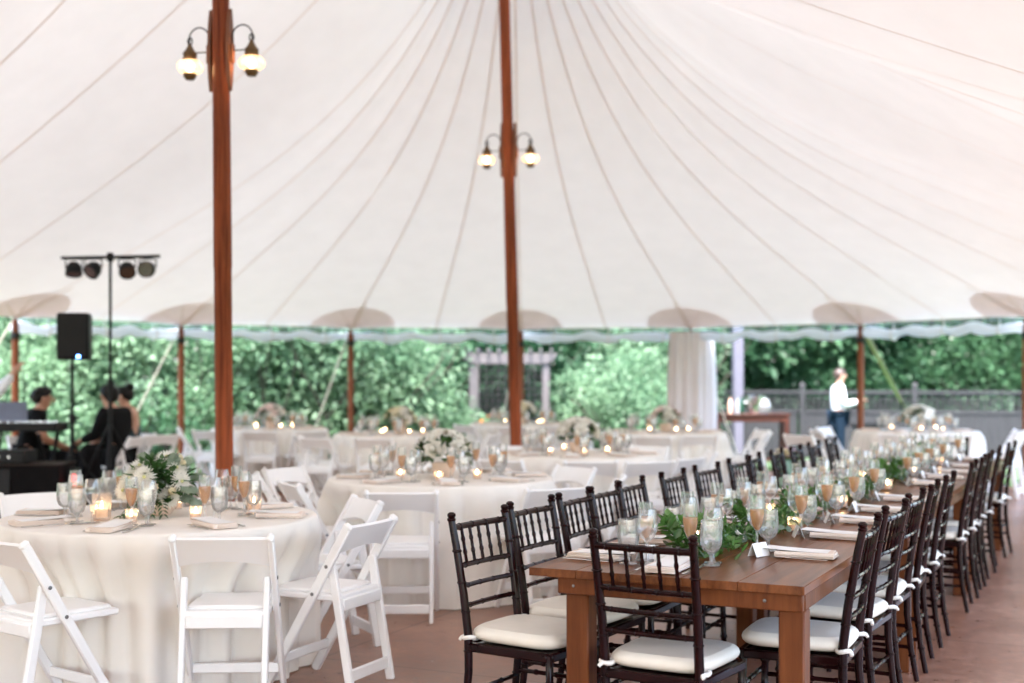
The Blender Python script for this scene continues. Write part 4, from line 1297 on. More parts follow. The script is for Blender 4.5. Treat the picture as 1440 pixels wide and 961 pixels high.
# ------------------------------------------------------------------ people
def skin_mesh(name, pts, edges, rad, mat, root=0, sub=2, extra=None):
    me = bpy.data.meshes.new(name)
    me.from_pydata([tuple(p) for p in pts], edges, [])
    o = bpy.data.objects.new(name, me); col.objects.link(o)
    md = o.modifiers.new('skin', 'SKIN'); md.use_smooth_shade = True
    sv = me.skin_vertices[0].data if me.skin_vertices else None
    if sv is None:
        bm = bmesh.new(); bm.from_mesh(me); bm.verts.layers.skin.verify(); bm.to_mesh(me); bm.free(); sv = me.skin_vertices[0].data
    for i, r in enumerate(rad):
        sv[i].radius = (r, r) if not hasattr(r, '__len__') else r
        sv[i].use_root = (i == root)
    ss = o.modifiers.new('sub', 'SUBSURF'); ss.levels = sub; ss.render_levels = sub
    dg = bpy.context.evaluated_depsgraph_get()
    me2 = bpy.data.meshes.new_from_object(o.evaluated_get(dg))
    bpy.data.objects.remove(o)
    me2.materials.clear(); me2.materials.append(mat)
    me2.polygons.foreach_set('use_smooth', [True] * len(me2.polygons))
    mb = MB(); mb.add([v.co for v in me2.vertices], [tuple(f.vertices) for f in me2.polygons])
    if extra: extra(mb)
    return mb
def person(label, loc, rz, J, skin, hair, shirt, trousers, hairstyle='short', long_sleeve=True, dress=None):
    """J: joint dictionary in local metres, facing +y"""
    t = thing('person', label, 'person', loc, rz)
    names = ['pelvis', 'waist', 'chest', 'neck', 'chin', 'head', 'crown', 'shl', 'ell', 'wrl', 'pml', 'shr', 'elr', 'wrr', 'pmr', 'hpl', 'knl', 'anl', 'tol', 'hpr', 'knr', 'anr', 'tor']
    idx = {n: i for i, n in enumerate(names)}
    R_ = dict(pelvis=(.125, .105), waist=(.125, .10), chest=(.145, .105), neck=.055, chin=.070, head=.088, crown=.060, shl=.062, ell=.046, wrl=.032, pml=.036, shr=.062, elr=.046, wrr=.032, pmr=.036,
              hpl=.088, knl=.062, anl=.042, tol=.04, hpr=.088, knr=.062, anr=.042, tor=.04)
    pts = [V(J[n]) for n in names]
    E = [('pelvis', 'waist'), ('waist', 'chest'), ('chest', 'neck'), ('neck', 'chin'), ('chin', 'head'), ('head', 'crown'), ('chest', 'shl'), ('shl', 'ell'), ('ell', 'wrl'), ('wrl', 'pml'),
         ('chest', 'shr'), ('shr', 'elr'), ('elr', 'wrr'), ('wrr', 'pmr'), ('pelvis', 'hpl'), ('hpl', 'knl'), ('knl', 'anl'), ('anl', 'tol'), ('pelvis', 'hpr'), ('hpr', 'knr'), ('knr', 'anr'), ('anr', 'tor')]
    fwd = V(J.get('look', (0, 1, 0))).normalized(); sidev = fwd.cross(V((0, 0, 1))).normalized()
    hd = V(J['head'])
    def extra(mb):
        # nose, ears, brows, lips
        mb.ball(hd + fwd * .093 + V((0, 0, -.022)), (.014, .020, .022), 8)
        for s in (-1, 1):
            mb.ball(hd + sidev * s * .088 + V((0, 0, -.015)), (.014, .022, .032), 8)
            mb.ball(hd + fwd * .080 + sidev * s * .032 + V((0, 0, .010)), .011, 8)
        mb.ball(hd + fwd * .080 + V((0, 0, -.068)), (.024, .012, .008), 8)
        for pm_, wr_ in (('pml', 'wrl'), ('pmr', 'wrr')):
            pmv, wrv = V(J[pm_]), V(J[wr_]); d = (pmv - wrv).normalized()
            s1 = d.cross(V((0, 0, 1)))
            if s1.length < .3: s1 = d.cross(V((0, 1, 0)))
            s1.normalize(); nn = s1.cross(d)
            for k, ln in enumerate((.062, .075, .080, .072)):
                b = pmv + d * .025 + s1 * (.027 - .018 * k)
                mb.tube([b - d * .02, b + d * ln * .45 - nn * .004, b + d * ln * .75 - nn * .018, b + d * ln * .9 - nn * .036], [.0095, .009, .008, .006], 6)
            b = pmv + s1 * .032
            mb.tube([b - d * .025, b + s1 * .025 + d * .01, b + s1 * .03 + d * .04], [.012, .010, .007], 6)
    mb = skin_mesh('body', pts, [(idx[a], idx[b]) for a, b in E], [R_[n] for n in names], skin, 0, 2, extra)
    mb.build('body', skin, t, angle=180)
    def part_skin(nm, keep, rads, mat, rootn):
        ii = {n: i for i, n in enumerate(keep)}
        pp_ = []
        for n in keep: pp_.append(V(J[n]) if n in J else V(n))
        ee = [(ii[a], ii[b]) for a, b in E if a in ii and b in ii]
        mbx = skin_mesh(nm, pp_, ee, rads, mat, ii[rootn], 2)
        mbx.build(nm, mat, t, angle=180)
    ext = .022
    def grow(v): return tuple(x + ext for x in v) if hasattr(v, '__len__') else v + ext
    # shirt ends short of the wrists and the neck
    JJ = dict(J)
    if long_sleeve:
        for s in 'lr': J['wr' + s + '0'] = V(J['el' + s]).lerp(V(J['wr' + s]), .92)
    else:
        for s in 'lr': J['wr' + s + '0'] = V(J['el' + s])
    J['neck0'] = V(J['chest']).lerp(V(J['neck']), .86)
    keep = ['pelvis', 'waist', 'chest', 'neck0', 'shl', 'ell0', 'shr', 'elr0'] if not long_sleeve else ['pelvis', 'waist', 'chest', 'neck0', 'shl', 'ell', 'wrl0', 'shr', 'elr', 'wrr0']
    for s in 'lr': J['el' + s + '0'] = V(J['sh' + s]).lerp(V(J['el' + s]), .85)
    E += [('chest', 'neck0'), ('shl', 'ell0'), ('shr', 'elr0'), ('ell', 'wrl0'), ('elr', 'wrr0')]
    rmap = dict(neck0=.074, ell0=.062, elr0=.062, wrl0=.046, wrr0=.046)
    if dress:
        keep = ['pelvis', 'waist', 'chest']; part_skin('dress', keep, [grow(R_[n]) for n in keep], dress, 'pelvis')
    else:
        part_skin('shirt', keep, [rmap.get(n) or grow(R_[n]) for n in keep], shirt, 'pelvis')
    keep = ['pelvis', 'hpl', 'knl', 'anl', 'hpr', 'knr', 'anr']
    J['pelvis'] = V(J['pelvis'])
    part_skin('trousers' if not dress else 'skirt', keep, [grow(grow(R_['pelvis'])), *[grow(R_[n]) for n in keep[1:]]], trousers, 'pelvis')
    for s in 'lr':
        a, b = V(J['an' + s]), V(J['to' + s])
        mb = MB(); mb.ball((a + b) / 2 + V((0, .02, -.02)), (.052, .145, .05), 10, rot=V((b - a).x and (0, 0, 1) or (0, 0, 1)).to_track_quat('Z', 'Y').to_matrix())
        mb.build('shoe', MAT['shoe'], t, angle=180)
    mb = MB()
    c = hd + V((0, 0, .016)) - fwd * .014
    yaw = math.atan2(fwd.y, fwd.x) - PI / 2
    rot = Matrix.Rotation(yaw, 3, 'Z') @ Matrix.Rotation(.62, 3, 'X')
    prof = [(math.sin(a), math.cos(a)) for a in [PI * .60 * i / 8 for i in range(9)]]
    tmp = MB(); tmp.lathe([(r, z) for r, z in prof][::-1], 18)
    mb.add([c + rot @ V((q[0] * .100, q[1] * .108, q[2] * .098)) * (1 + .04 * noise.noise(V(q) * 3)) for q in tmp.v], tmp.f)
    if hairstyle == 'bun': mb.ball(hd + V((0, 0, .10)) - fwd * .07, (.055, .055, .05), 10)
    if hairstyle == 'wavy':
        for k in range(14):
            a = rnd.uniform(0, 6.28); mb.ball(c + rot @ V((.078 * math.cos(a), .082 * math.sin(a), .0 + .06 * rnd.random())), rnd.uniform(.022, .034), 8)
    if hairstyle != 'bun': mb.ball(hd - fwd * .045 + V((0, 0, -.02)), (.085, .07, .07), 10, rot=Matrix.Rotation(yaw, 3, 'Z'))
    mb.build('hair', hair, t, angle=180)
    return t
def seated(hl=(.17, .36, .66), hr=(-.17, .36, .66), lean=0.04, look=(0, 1, 0), el=(.27, .08, .78), er=(-.27, .08, .78)):
    l = V(look).normalized()
    return dict(pelvis=(0, 0, .53), waist=(0, lean * .4, .70), chest=(0, lean, .92), neck=(0, lean + .03, 1.065), chin=V((0, lean + .05, 1.12)) + l * .02, head=V((0, lean + .055, 1.20)) + l * .01, crown=(0, lean + .045, 1.265),
                shl=(.185, lean - .01, 1.00), ell=el, wrl=hl, pml=V(hl) + (V(hl) - V(el)).normalized() * .08, shr=(-.185, lean - .01, 1.00), elr=er, wrr=hr, pmr=V(hr) + (V(hr) - V(er)).normalized() * .08,
                hpl=(.10, .04, .53), knl=(.14, .46, .52), anl=(.14, .44, .09), tol=(.15, .58, .05), hpr=(-.10, .04, .53), knr=(-.14, .46, .52), anr=(-.14, .44, .09), tor=(-.15, .58, .05), look=look)
def standing(hl, hr, el, er, look=(0, 1, 0)):
    l = V(look).normalized()
    return dict(pelvis=(0, 0, .95), waist=(0, 0, 1.10), chest=(0, .0, 1.32), neck=(0, .01, 1.50), chin=V((0, .015, 1.565)) + l * .025, head=V((0, .02, 1.655)) + l * .01, crown=(0, .01, 1.725),
                shl=(.19, -.01, 1.42), ell=el, wrl=hl, pml=V(hl) + (V(hl) - V(el)).normalized() * .08, shr=(-.19, -.01, 1.42), elr=er, wrr=hr, pmr=V(hr) + (V(hr) - V(er)).normalized() * .08,
                hpl=(.10, 0, .92), knl=(.11, .02, .50), anl=(.11, -.02, .09), tol=(.12, .12, .045), hpr=(-.10, 0, .92), knr=(-.11, .0, .50), anr=(-.11, -.03, .09), tor=(-.12, .11, .045), look=look)
# heavy man at the mixer, facing right
person('man in a black shirt sitting at the mixer with arms resting in front', (-5.44, 14.3, .0), RAD(-62), seated(hl=(.05, .40, .62), hr=(-.10, .42, .60), lean=.10, look=(.1, 1, -.15), el=(.30, .12, .76), er=(-.28, .12, .76)),
       MAT['skin2'], MAT['hair'], MAT['shirt_black'], MAT['shirt_black'], 'wavy', False).scale = (1.18, 1.18, 1.02)
person('man in a black shirt sitting with his back turned by the light stand', (-4.42, 14.38, .0), RAD(72), seated(hl=(.12, .36, .72), hr=(-.12, .38, .70), lean=.06, look=(.25, 1, 0)),
       MAT['skin'], MAT['hair'], MAT['shirt_black'], MAT['shirt_black'], 'short', True).scale = (1.05, 1.05, 1.04)
person('woman with a dark hair bun and bare shoulder sitting behind the man', (-4.45, 15.0, .03), RAD(100), seated(hl=(.12, .36, .68), hr=(-.12, .38, .66), lean=.03, look=(.2, 1, 0)),
       MAT['skin'], MAT['hair'], None, MAT['teal_dress'], 'bun', False, dress=MAT['teal_dress'])
sm = person('man standing outside in a white shirt and navy trousers, holding a glass', (5.66, 22.2, ground_z(5.66, 22.2) + .10), RAD(-94), standing(hl=(.16, .30, 1.20), hr=(-.22, .14, .92), el=(.25, .06, 1.14), er=(-.27, -.03, 1.14), look=(-.15, 1, 0)),
       MAT['skin'], MAT['hair2'], MAT['shirt_white'], MAT['navy'], 'short', True)
person('person in a white shirt at the picture edge, one bent arm showing', (-6.15, 14.75, 0), RAD(-60), standing(hl=(.16, .36, 1.50), hr=(-.18, .36, 1.44), el=(.25, .14, 1.20), er=(-.26, .14, 1.22)),
       MAT['skin'], MAT['hair2'], MAT['shirt_white'], MAT['shirt_black'], 'short', True)
# his glass and the black tray table next to him
mb = MB(); mb.lathe([(0, 0), (.032, 0), (.036, .14), (.034, .14), (.030, .008), (0, .008)], 14)
g = thing('drinking_glass', 'pale drink in a tumbler held by the man in white', 'glass', (6.02, 22.05, ground_z(5.66, 22.2) + 1.28))
mb.build('tumbler', MAT['glass'], g); mb = MB(); mb.lathe([(0, .01), (.029, .01), (.033, .12), (0, .12)], 14); mb.build('drink', pm('pale_drink', (.62, .66, .42), .2), g)
t = thing('serving_stand', 'black tray on a folding stand beside the man in white', 'tray stand', (5.92, 21.2, ground_z(5.92, 21.2)), .1)
hz = .62 - ground_z(5.92, 21.2)
mb = MB(); mb.box((0, 0, hz), (.50, .36, .03), .008); mb.box((0, .17, hz + .03), (.50, .015, .05), .003); mb.box((0, -.17, hz + .03), (.50, .015, .05), .003); mb.build('tray', MAT['black'], t)
for s in (-1, 1):
    mb = MB(); mb.tube([(s * .2, -.14, 0), (s * .2, .14, hz - .015)], .013, 8); mb.build('leg', MAT['black'], t)
    mb = MB(); mb.tube([(s * .17, .14, 0), (s * .17, -.14, hz - .015)], .013, 8); mb.build('leg', MAT['black'], t)

# ------------------------------------------------------------------ music equipment
def tripod(mb_leg, t, mat, h=.75, spread=.42, r=.012, rot=0.3):
    for k in range(3):
        a = rot + 2 * PI * k / 3
        mb = MB(); mb.tube([(0.02 * math.cos(a), .02 * math.sin(a), h), (spread * math.cos(a), spread * math.sin(a), .012)], r, 8)
        lg = mb.build('leg', mat, t)
        mb = MB(); mb.ball((spread * math.cos(a), spread * math.sin(a), .015), (.02, .02, .015), 8); mb.build('rubber_foot', mat, lg)
        mb = MB(); mb.tube([(.0, 0, .28), (spread * .5 * math.cos(a), spread * .5 * math.sin(a), h * .5)], r * .6, 6); mb.build('brace', mat, t)
t = thing('speaker_stand', 'black tripod stand carrying the loudspeaker behind the black boxes', 'speaker stand', (-4.50, 13.1, 0))
mb = MB(); mb.tube([(0, 0, .25), (0, 0, 1.05)], .022, 12); mb.tube([(0, 0, 1.0), (0, 0, 1.66)], .017, 12); mb.build('pole', MAT['black'], t)
mb = MB(); mb.lathe([(0, .98), (.034, .98), (.034, 1.06), (0, 1.06)], 12); mb.tube([(0, 0, 1.02), (.07, 0, 1.02)], .01, 6); mb.build('collar', MAT['black'], t)
tripod(None, t, MAT['black'])
t = thing('loudspeaker', 'black loudspeaker with a small blue light on a tripod stand', 'loudspeaker', (-4.48, 13.1, 1.62), .18)
mb = MB(); mb.box((0, .02, .24), (.315, .27, .48), .018); mb.build('cabinet', MAT['black'], t)
mb = MB(); mb.box((0, -.122, .25), (.275, .012, .43), .005); mb.build('grille', MAT['grille'], t)
mb = MB(); mb.box((.06, -.131, .035), (.030, .006, .022), .002); mb.build('indicator_light', MAT['blue_led'], t)
t = thing('light_stand', 'tall black tripod stand with a crossbar for stage lights', 'light stand', (-4.08, 13.0, 0), 0)
mb = MB(); mb.tube([(0, 0, .22), (0, 0, 1.4)], .021, 12); mb.tube([(0, 0, 1.35), (0, 0, 2.70)], .015, 12); mb.lathe([(0, 1.33), (.032, 1.33), (.032, 1.42), (0, 1.42)], 12); mb.build('pole', MAT['black'], t)
mb = MB(); mb.bar((-.50, 0, 2.655), (.50, .02, 2.675), .032, .032, .004, side=(0, 1, 0)); mb.box((0, 0, 2.665), (.06, .06, .09), .01); mb.build('crossbar', MAT['black'], t)
tripod(None, t, MAT['black'], .95, .52, .014, .7)
def par(x, tilt, yaw, lab):
    t = thing('stage_light', lab, 'stage light', (-4.08 + x, 13.0, 2.645), 0, 'black stage lights on the crossbar')
    mb = MB()
    mb.tube([(-.085, 0, -.085), (-.085, 0, -.005), (-.03, 0, 0), (.03, 0, 0), (.085, 0, -.005), (.085, 0, -.085)], .008, 6); mb.build('yoke', MAT['black'], t)
    rot = Matrix.Rotation(yaw, 3, 'Z') @ Matrix.Rotation(tilt, 3, 'X')
    mb = MB(); mb.lathe([(0, -.075), (.045, -.07), (.066, -.045), (.082, -.01), (.085, .060), (.080, .060), (.076, .045), (0, .045)], 18, (0, 0, -.105), rot); mb.build('can', MAT['black'], t)
    mb = MB(); mb.lathe([(0, .047), (.076, .047), (.074, .053), (0, .056)], 18, (0, 0, -.105), rot); mb.build('lens', MAT['lens'], t)
par(-.37, RAD(160), .3, 'black stage light at the outer left end of the crossbar')
par(-.17, RAD(130), -.5, 'black stage light left of the stand pole')
par(.17, RAD(135), .4, 'black stage light right of the stand pole')
par(.38, RAD(95), -.15, 'black stage light at the outer right end of the crossbar')
t = thing('subwoofer', 'big black bass speaker box on the floor behind the front round table', 'speaker box', (-4.86, 12.75, 0), .06)
mb = MB(); mb.box((0, 0, .30), (.86, .6, .56), .015); mb.build('cabinet', MAT['blackmat'], t)
mb = MB(); mb.box((-.22, -.303, .30), (.36, .014, .50), .004); mb.build('grille', MAT['grille'], t)
mb = MB(); mb.box((0, 0, .585), (.87, .61, .012), .003); mb.build('lid', pm('worn_lid', (.022, .012, .008), .7, spec=.2), t)
mb = MB(); mb.box((.44, -.1, .33), (.014, .16, .06), .004); mb.build('handle', MAT['black'], t)
mb = MB()
for sx in (-1, 1):
    for sy in (-1, 1): mb.lathe([(0, 0), (.03, 0), (.03, .022), (0, .022)], 10, (sx * .36, sy * .24, 0))
mb.build('foot', MAT['black'], t)
t = thing('amplifier', 'low black amplifier case lying on the bass speaker box', 'amplifier', (-5.02, 12.75, .592), .02)
mb = MB(); mb.box((0, 0, .065), (.46, .36, .13), .008); mb.build('case', MAT['black'], t)
mb = MB(); mb.box((0, -.183, .065), (.42, .008, .09), .003); mb.build('front_panel', MAT['grille'], t)
mb = MB()
for k in range(3): mb.lathe([(0, 0), (.014, 0), (.012, .014), (0, .014)], 10, (-.12 + .1 * k, -.187, .07), Matrix.Rotation(PI / 2, 3, 'X'))
mb.build('knob', MAT['steel'], t)
t = thing('mixer_stand', 'black stand holding the music mixer in front of the sitting man', 'stand', (-5.15, 13.45, 0))
for s in (-1, 1):
    mb = MB(); mb.bar((s * .30, -.22, 0), (s * .30, .22, .86), .03, .03, .003); mb.build('leg', MAT['black'], t)
    mb = MB(); mb.bar((s * .26, .22, 0), (s * .26, -.22, .86), .03, .03, .003); mb.build('leg', MAT['black'], t)
mb = MB(); mb.bar((-.33, .2, .86), (.33, .2, .86), .03, .03, .003); mb.bar((-.33, -.2, .86), (.33, -.2, .86), .03, .03, .003); mb.build('top_bar', MAT['black'], t)
t = thing('music_mixer', 'flat black mixer desk on the stand beside the sitting man', 'mixer', (-5.12, 13.45, .878), 0)
mb = MB(); mb.box((0, 0, .045), (.78, .40, .09), .012); mb.build('case', MAT['black'], t)
mb = MB()
for i in range(8):
    for j in range(3): mb.lathe([(0, 0), (.011, 0), (.009, .018), (0, .018)], 8, (-.3 + .085 * i, -.1 + .1 * j, .09))
mb.build('knob', MAT['steel'], t)
t = thing('laptop', 'open silver laptop standing behind the mixer', 'laptop', (-5.28, 13.55, .969), .5)
mb = MB(); mb.box((0, 0, .008), (.32, .22, .014), .004); mb.build('keyboard_base', MAT['laptop'], t)
mb = MB(); mb.box((0, .155, .11), (.32, .008, .21), .003, Matrix.Rotation(-.3, 3, 'X')); mb.build('screen', MAT['laptop'], t)
t = thing('cable_box', 'small red-lit power box on the floor beside the black boxes', 'power box', (-4.34, 12.7, 0), .1)
mb = MB(); mb.box((0, 0, .27), (.10, .12, .54), .008); mb.build('case', MAT['black'], t)
mb = MB(); mb.box((0, -.062, .42), (.04, .006, .12), .002); mb.build('indicator_light', MAT['red_led'], t)
# music tools in the musician's lap
t = thing('guitar_case', 'dark case leaning beside the two seated men', 'instrument case', (-4.62, 14.0, 0), .5)
mb = MB(); mb.box((0, 0, .36), (.34, .16, .72), .05, Matrix.Rotation(.12, 3, 'X'), taper=.6); mb.build('shell', MAT['blackmat'], t)
mb = MB(); mb.tube([(.19, -.02, .30), (.215, -.02, .36), (.19, -.02, .42)], .01, 6); mb.build('handle', MAT['black'], t)

# ------------------------------------------------------------------ outside: console, arbour, fence, post
gz = ground_z(4.1, 22.0)
t = thing('console_table', 'dark wooden console table outside the tent, right of the curtain', 'table', (4.08, 22.0, gz), .03)
hh = .83 - gz - .03
mb = MB(); mb.box((0, 0, hh), (1.34, .48, .035), .006); mb.build('tabletop', MAT['console'], t)
mb = MB(); mb.box((0, -.2, hh - .07), (1.2, .025, .10), .003); mb.build('apron', MAT['console'], t); mb = MB(); mb.box((0, .2, hh - .07), (1.2, .025, .10), .003); mb.build('apron', MAT['console'], t)
for x in (-.6, .6):
    for y in (-.19, .19):
        mb = MB(); mb.box((x, y, (hh - .018) / 2), (.075, .075, hh - .018), .006); mb.build('leg', MAT['console'], t)
mb = MB(); mb.box((0, -.18, .20), (1.14, .045, .045), .004); mb.build('stretcher', MAT['console'], t); mb = MB(); mb.box((0, .18, .20), (1.14, .045, .045), .004); mb.build('stretcher', MAT['console'], t)
ctop = gz + hh + .018
t = thing('ice_bucket', 'round silver ice bucket on the console table', 'bucket', (4.18, 21.95, ctop))
mb = MB(); mb.lathe([(0, 0), (.11, 0), (.12, .02), (.165, .22), (.175, .30), (.168, .30), (.155, .22), (.11, .03), (0, .03)], 22); mb.build('bucket', MAT['silver'], t)
for s in (-1, 1):
    mb = MB(); mb.tube([(s * .155, -.04, .2), (s * .2, -.03, .19), (s * .2, .03, .19), (s * .155, .04, .2)], .009, 6); mb.build('handle', MAT['silver'], t)
def bottle(loc, lab, m):
    t = thing('bottle', lab, 'bottle', loc, 0, 'bottles on the console table')
    mb = MB(); mb.lathe([(0, 0), (.036, 0), (.038, .01), (.038, .17), (.030, .21), (.014, .25), (.013, .29), (0, .29)], 14); mb.build('body', m, t)
    mb = MB(); mb.lathe([(.0145, .27), (.016, .272), (.016, .30), (0, .302)], 12); mb.build('cap', MAT['steel'], t)
bottle((3.86, 21.92, ctop), 'clear bottle next to the silver ice bucket', glass_mat('clear_bottle', (.9, .95, .95), .2, .3))
bottle((3.75, 21.98, ctop), 'peach-coloured bottle at the curtain end of the console', pm('peach_bottle', (.62, .40, .30), .2))
bottle((3.96, 22.05, ctop), 'dark green bottle behind the clear one on the console', pm('green_bottle', (.02, .07, .045), .15))
t = thing('glass_jar', 'big round glass drink jar right of the ice bucket', 'jar', (4.30, 21.9, ctop))
mb = MB(); mb.lathe([(0, 0), (.10, 0), (.13, .05), (.135, .14), (.10, .22), (.07, .25), (.068, .25), (.095, .21), (.125, .13), (0, .02)], 18); mb.build('vessel', MAT['frosted'], t, angle=60)
mb = MB(); mb.lathe([(0, .25), (.072, .25), (.072, .265), (.02, .29), (0, .30)], 14); mb.build('lid', MAT['silver'], t)

# fence with lattice top
fy0, fy1 = V((1.9, 30.5, 0)), V((17.0, 26.5, 0))
fdir = (fy1 - fy0).normalized(); flen = (fy1 - fy0).length; fn = fdir.cross(V((0, 0, 1)))
panel_w = 2.45; npan = int(flen / panel_w)
fang = math.atan2(fdir.y, fdir.x)
fproto = thing('fence_panel', 'x', 'fence', (0, 0, 0), 0)
mb = MB()
for i in range(16): mb.box((.075 + .1425 * i + .05, 0, .52), (.138, .022, 1.04), .003)
mb.build('boards', MAT['fence'], fproto)
mb = MB()
mb.box((1.22, -.005, 1.07), (2.30, .05, .07), .004); mb.box((1.22, -.005, 1.52), (2.34, .06, .07), .004); mb.box((1.22, -.02, .12), (2.3, .03, .09), .004)
mb.build('rail', MAT['fence'], fproto)
mb = MB()
for i in range(19):
    x = .12 + i * .122
    mb.box((x, .0, 1.295), (.026, .010, .40)); 
for j in range(4): mb.box((1.22, .011, 1.13 + j * .105), (2.28, .010, .026))
mb.build('lattice', MAT['fence'], fproto)
mb = MB(); mb.box((0, 0, .83), (.12, .12, 1.66), .006); mb.lathe([(0, .09), (.05, .06), (.09, .015), (.09, 0), (0, 0)], 4, (0, 0, 1.66), Matrix.Rotation(PI / 4, 3, 'Z')); mb.build('post', MAT['fence'], fproto)
FP = Stamp(fproto)
where = ['behind the curtain and hedge end', 'behind the console table', 'behind the console and bottles end', 'behind the man in white', 'under the khaki strap', 'right of the khaki strap', 'at the frame edge']
for i in range(npan):
    q = fy0 + fdir * panel_w * i
    q.z = -.42
    FP(q, fang, 'grey board fence panel with lattice top, ' + (where[i] if i < len(where) else 'beyond the frame edge'), 'grey fence panels')

t = thing('porch_post', 'pale grey square post standing behind the console table', 'post', (4.23, 24.0, ground_z(4.23, 24)), .1)
mb = MB(); mb.box((0, 0, 1.9), (.18, .18, 3.8), .01); mb.build('shaft', MAT['greypost'], t)
mb = MB(); mb.box((0, 0, .12), (.24, .24, .24), .01); mb.build('plinth', MAT['greypost'], t)
mb = MB(); mb.box((0, 0, 3.85), (.28, .28, .12), .01); mb.build('cap', MAT['greypost'], t)

# garden arbour
ax, ay = -.05, 24.5; az = ground_z(ax, ay)
t = thing('garden_arbour', 'weathered grey wooden garden arbour with trellis behind the middle pole', 'arbour', (ax, ay, az), -.03)
topz = 1.92 - az
for x in (-.70, .70):
    for y in (0, .8):
        mb = MB(); mb.box((x, y, topz / 2 - .05), (.13, .13, topz - .1), .006); mb.build('post', MAT['arbour'], t)
for y in (-.09, .89):
    mb = MB()
    prof = [(-.92, .08), (-.84, -.05), (-.72, -.11), (.72, -.11), (.84, -.05), (.92, .08)]
    n = len(prof)
    mb.add([(x, y - .025, topz - .1 + z) for x, z in prof] + [(x, y + .025, topz - .1 + z) for x, z in prof],
           [tuple(range(n)), tuple(reversed(range(n, 2 * n)))] + [(i, i + n, (i + 1) % n + n, (i + 1) % n) for i in range(n)])
    mb.build('beam', MAT['arbour'], t)
for i in range(9):
    mb = MB(); mb.box((-.8 + .2 * i, .4, topz + .03), (.04, 1.3, .08), .004); mb.build('rafter', MAT['arbour'], t)
mb = MB()
for i in range(11): mb.box((-.6 + .12 * i, .83, topz / 2 - .06), (.022, .012, topz - .2))
for j in range(17): mb.box((0, .842, .12 + j * .12), (1.3, .012, .022))
mb.build('trellis', MAT['fence'], t)
def planter(loc, lab, sz, fl):
    t = thing('flower_planter', lab, 'planter', loc, rnd.uniform(0, 3))
    mb = MB(); mb.lathe([(0, 0), (.10 * sz, 0), (.16 * sz, .25 * sz), (.18 * sz, .26 * sz), (.18 * sz, .30 * sz), (.15 * sz, .30 * sz), (0, .26 * sz)], 16); mb.build('pot', MAT['ceramic'], t)
    mb = MB()
    for k in range(140):
        a = rnd.uniform(0, 6.28); el = rnd.uniform(0, 1.5); o = V((math.cos(a) * math.cos(el), math.sin(a) * math.cos(el), math.sin(el)))
        mb.leaf(V((0, 0, .30 * sz)) + o * .16 * sz, o + V((rnd.gauss(0, .3), rnd.gauss(0, .3), 0)), (0, 0, 1), .10 * sz, .05 * sz)
    mb.build('foliage', MAT['hedge'], t, angle=180)
    f0 = MB(); rose(f0, (0, 0, 0), .07 * sz); me = f0.mesh('blossom', fl, 180)
    for k in range(9):
        a = rnd.uniform(0, 6.28); el = rnd.uniform(.1, 1.3); o = V((math.cos(a) * math.cos(el), math.sin(a) * math.cos(el), math.sin(el)))
        ob = bpy.data.objects.new('blossom', me); link(ob, t); place_on(ob, V((0, 0, .30 * sz)) + o * .26 * sz, o, t)
bz = az + .55
t = thing('garden_bench', 'grey wooden garden bench under the arbour', 'bench', (ax - .1, ay + .35, az), 0)
mb = MB(); 
for k in range(4): mb.box((0, -.18 + .12 * k, .45), (1.1, .10, .03), .004)
mb.build('seat', MAT['arbour'], t)
mb = MB()
for k in range(4): mb.box((0, .24, .55 + .11 * k), (1.1, .025, .08), .004)
mb.build('backrest', MAT['arbour'], t)
for sx in (-.5, .5):
    mb = MB(); mb.box((sx, .22, .44), (.06, .06, .88), .005); mb.build('leg', MAT['arbour'], t)
    mb = MB(); mb.box((sx, -.2, .30), (.06, .06, .60), .005); mb.build('leg', MAT['arbour'], t)
planter((ax - .33, ay + .2, az + .468), 'potted orange flowers on the bench under the arbour', 1.0, MAT['orange'])
planter((ax + .15, ay - .55, az), 'potted pink flowers on the ground before the arbour', 1.4, MAT['petal_pink'])

# two floor vases behind the wooden table
for (px, lab, fm, k) in ((1101, 'tall pale green vase of cream flowers behind the wooden table', 'petal_cream', 0), (1111, 'tall pale green vase of lilac flowers behind the wooden table', 'petal_lilac', 1)):
    q = at(px, 658, .64)
    x0 = (px - 720) / 1800 * 11.6
    t = thing('flower_vase', lab, 'vase', (x0, 11.6 + .1 * k, 0), 0, 'floor vases behind the wooden table')
    mb = MB(); mb.lathe([(0, 0), (.07, 0), (.075, .02), (.05, .2), (.045, .55), (.055, .70), (.05, .70), (.04, .55), (0, .1)], 16); mb.build('vessel', MAT['greenvase'], t)
    mb = MB(); rose(mb, (0, 0, .76), .075); rose(mb, (.035, -.03, .74), .055); rose(mb, (-.04, -.02, .73), .06); mb.build('blossom', MAT[fm], t, angle=180)
    mb = MB()
    for i in range(16):
        a = rnd.uniform(0, 6.28); mb.leaf((.03 * math.cos(a), .03 * math.sin(a), .68), (math.cos(a), math.sin(a), .5), (0, 0, 1), .09, .04)
    mb.build('foliage', MAT['ruscus'], t, angle=180)

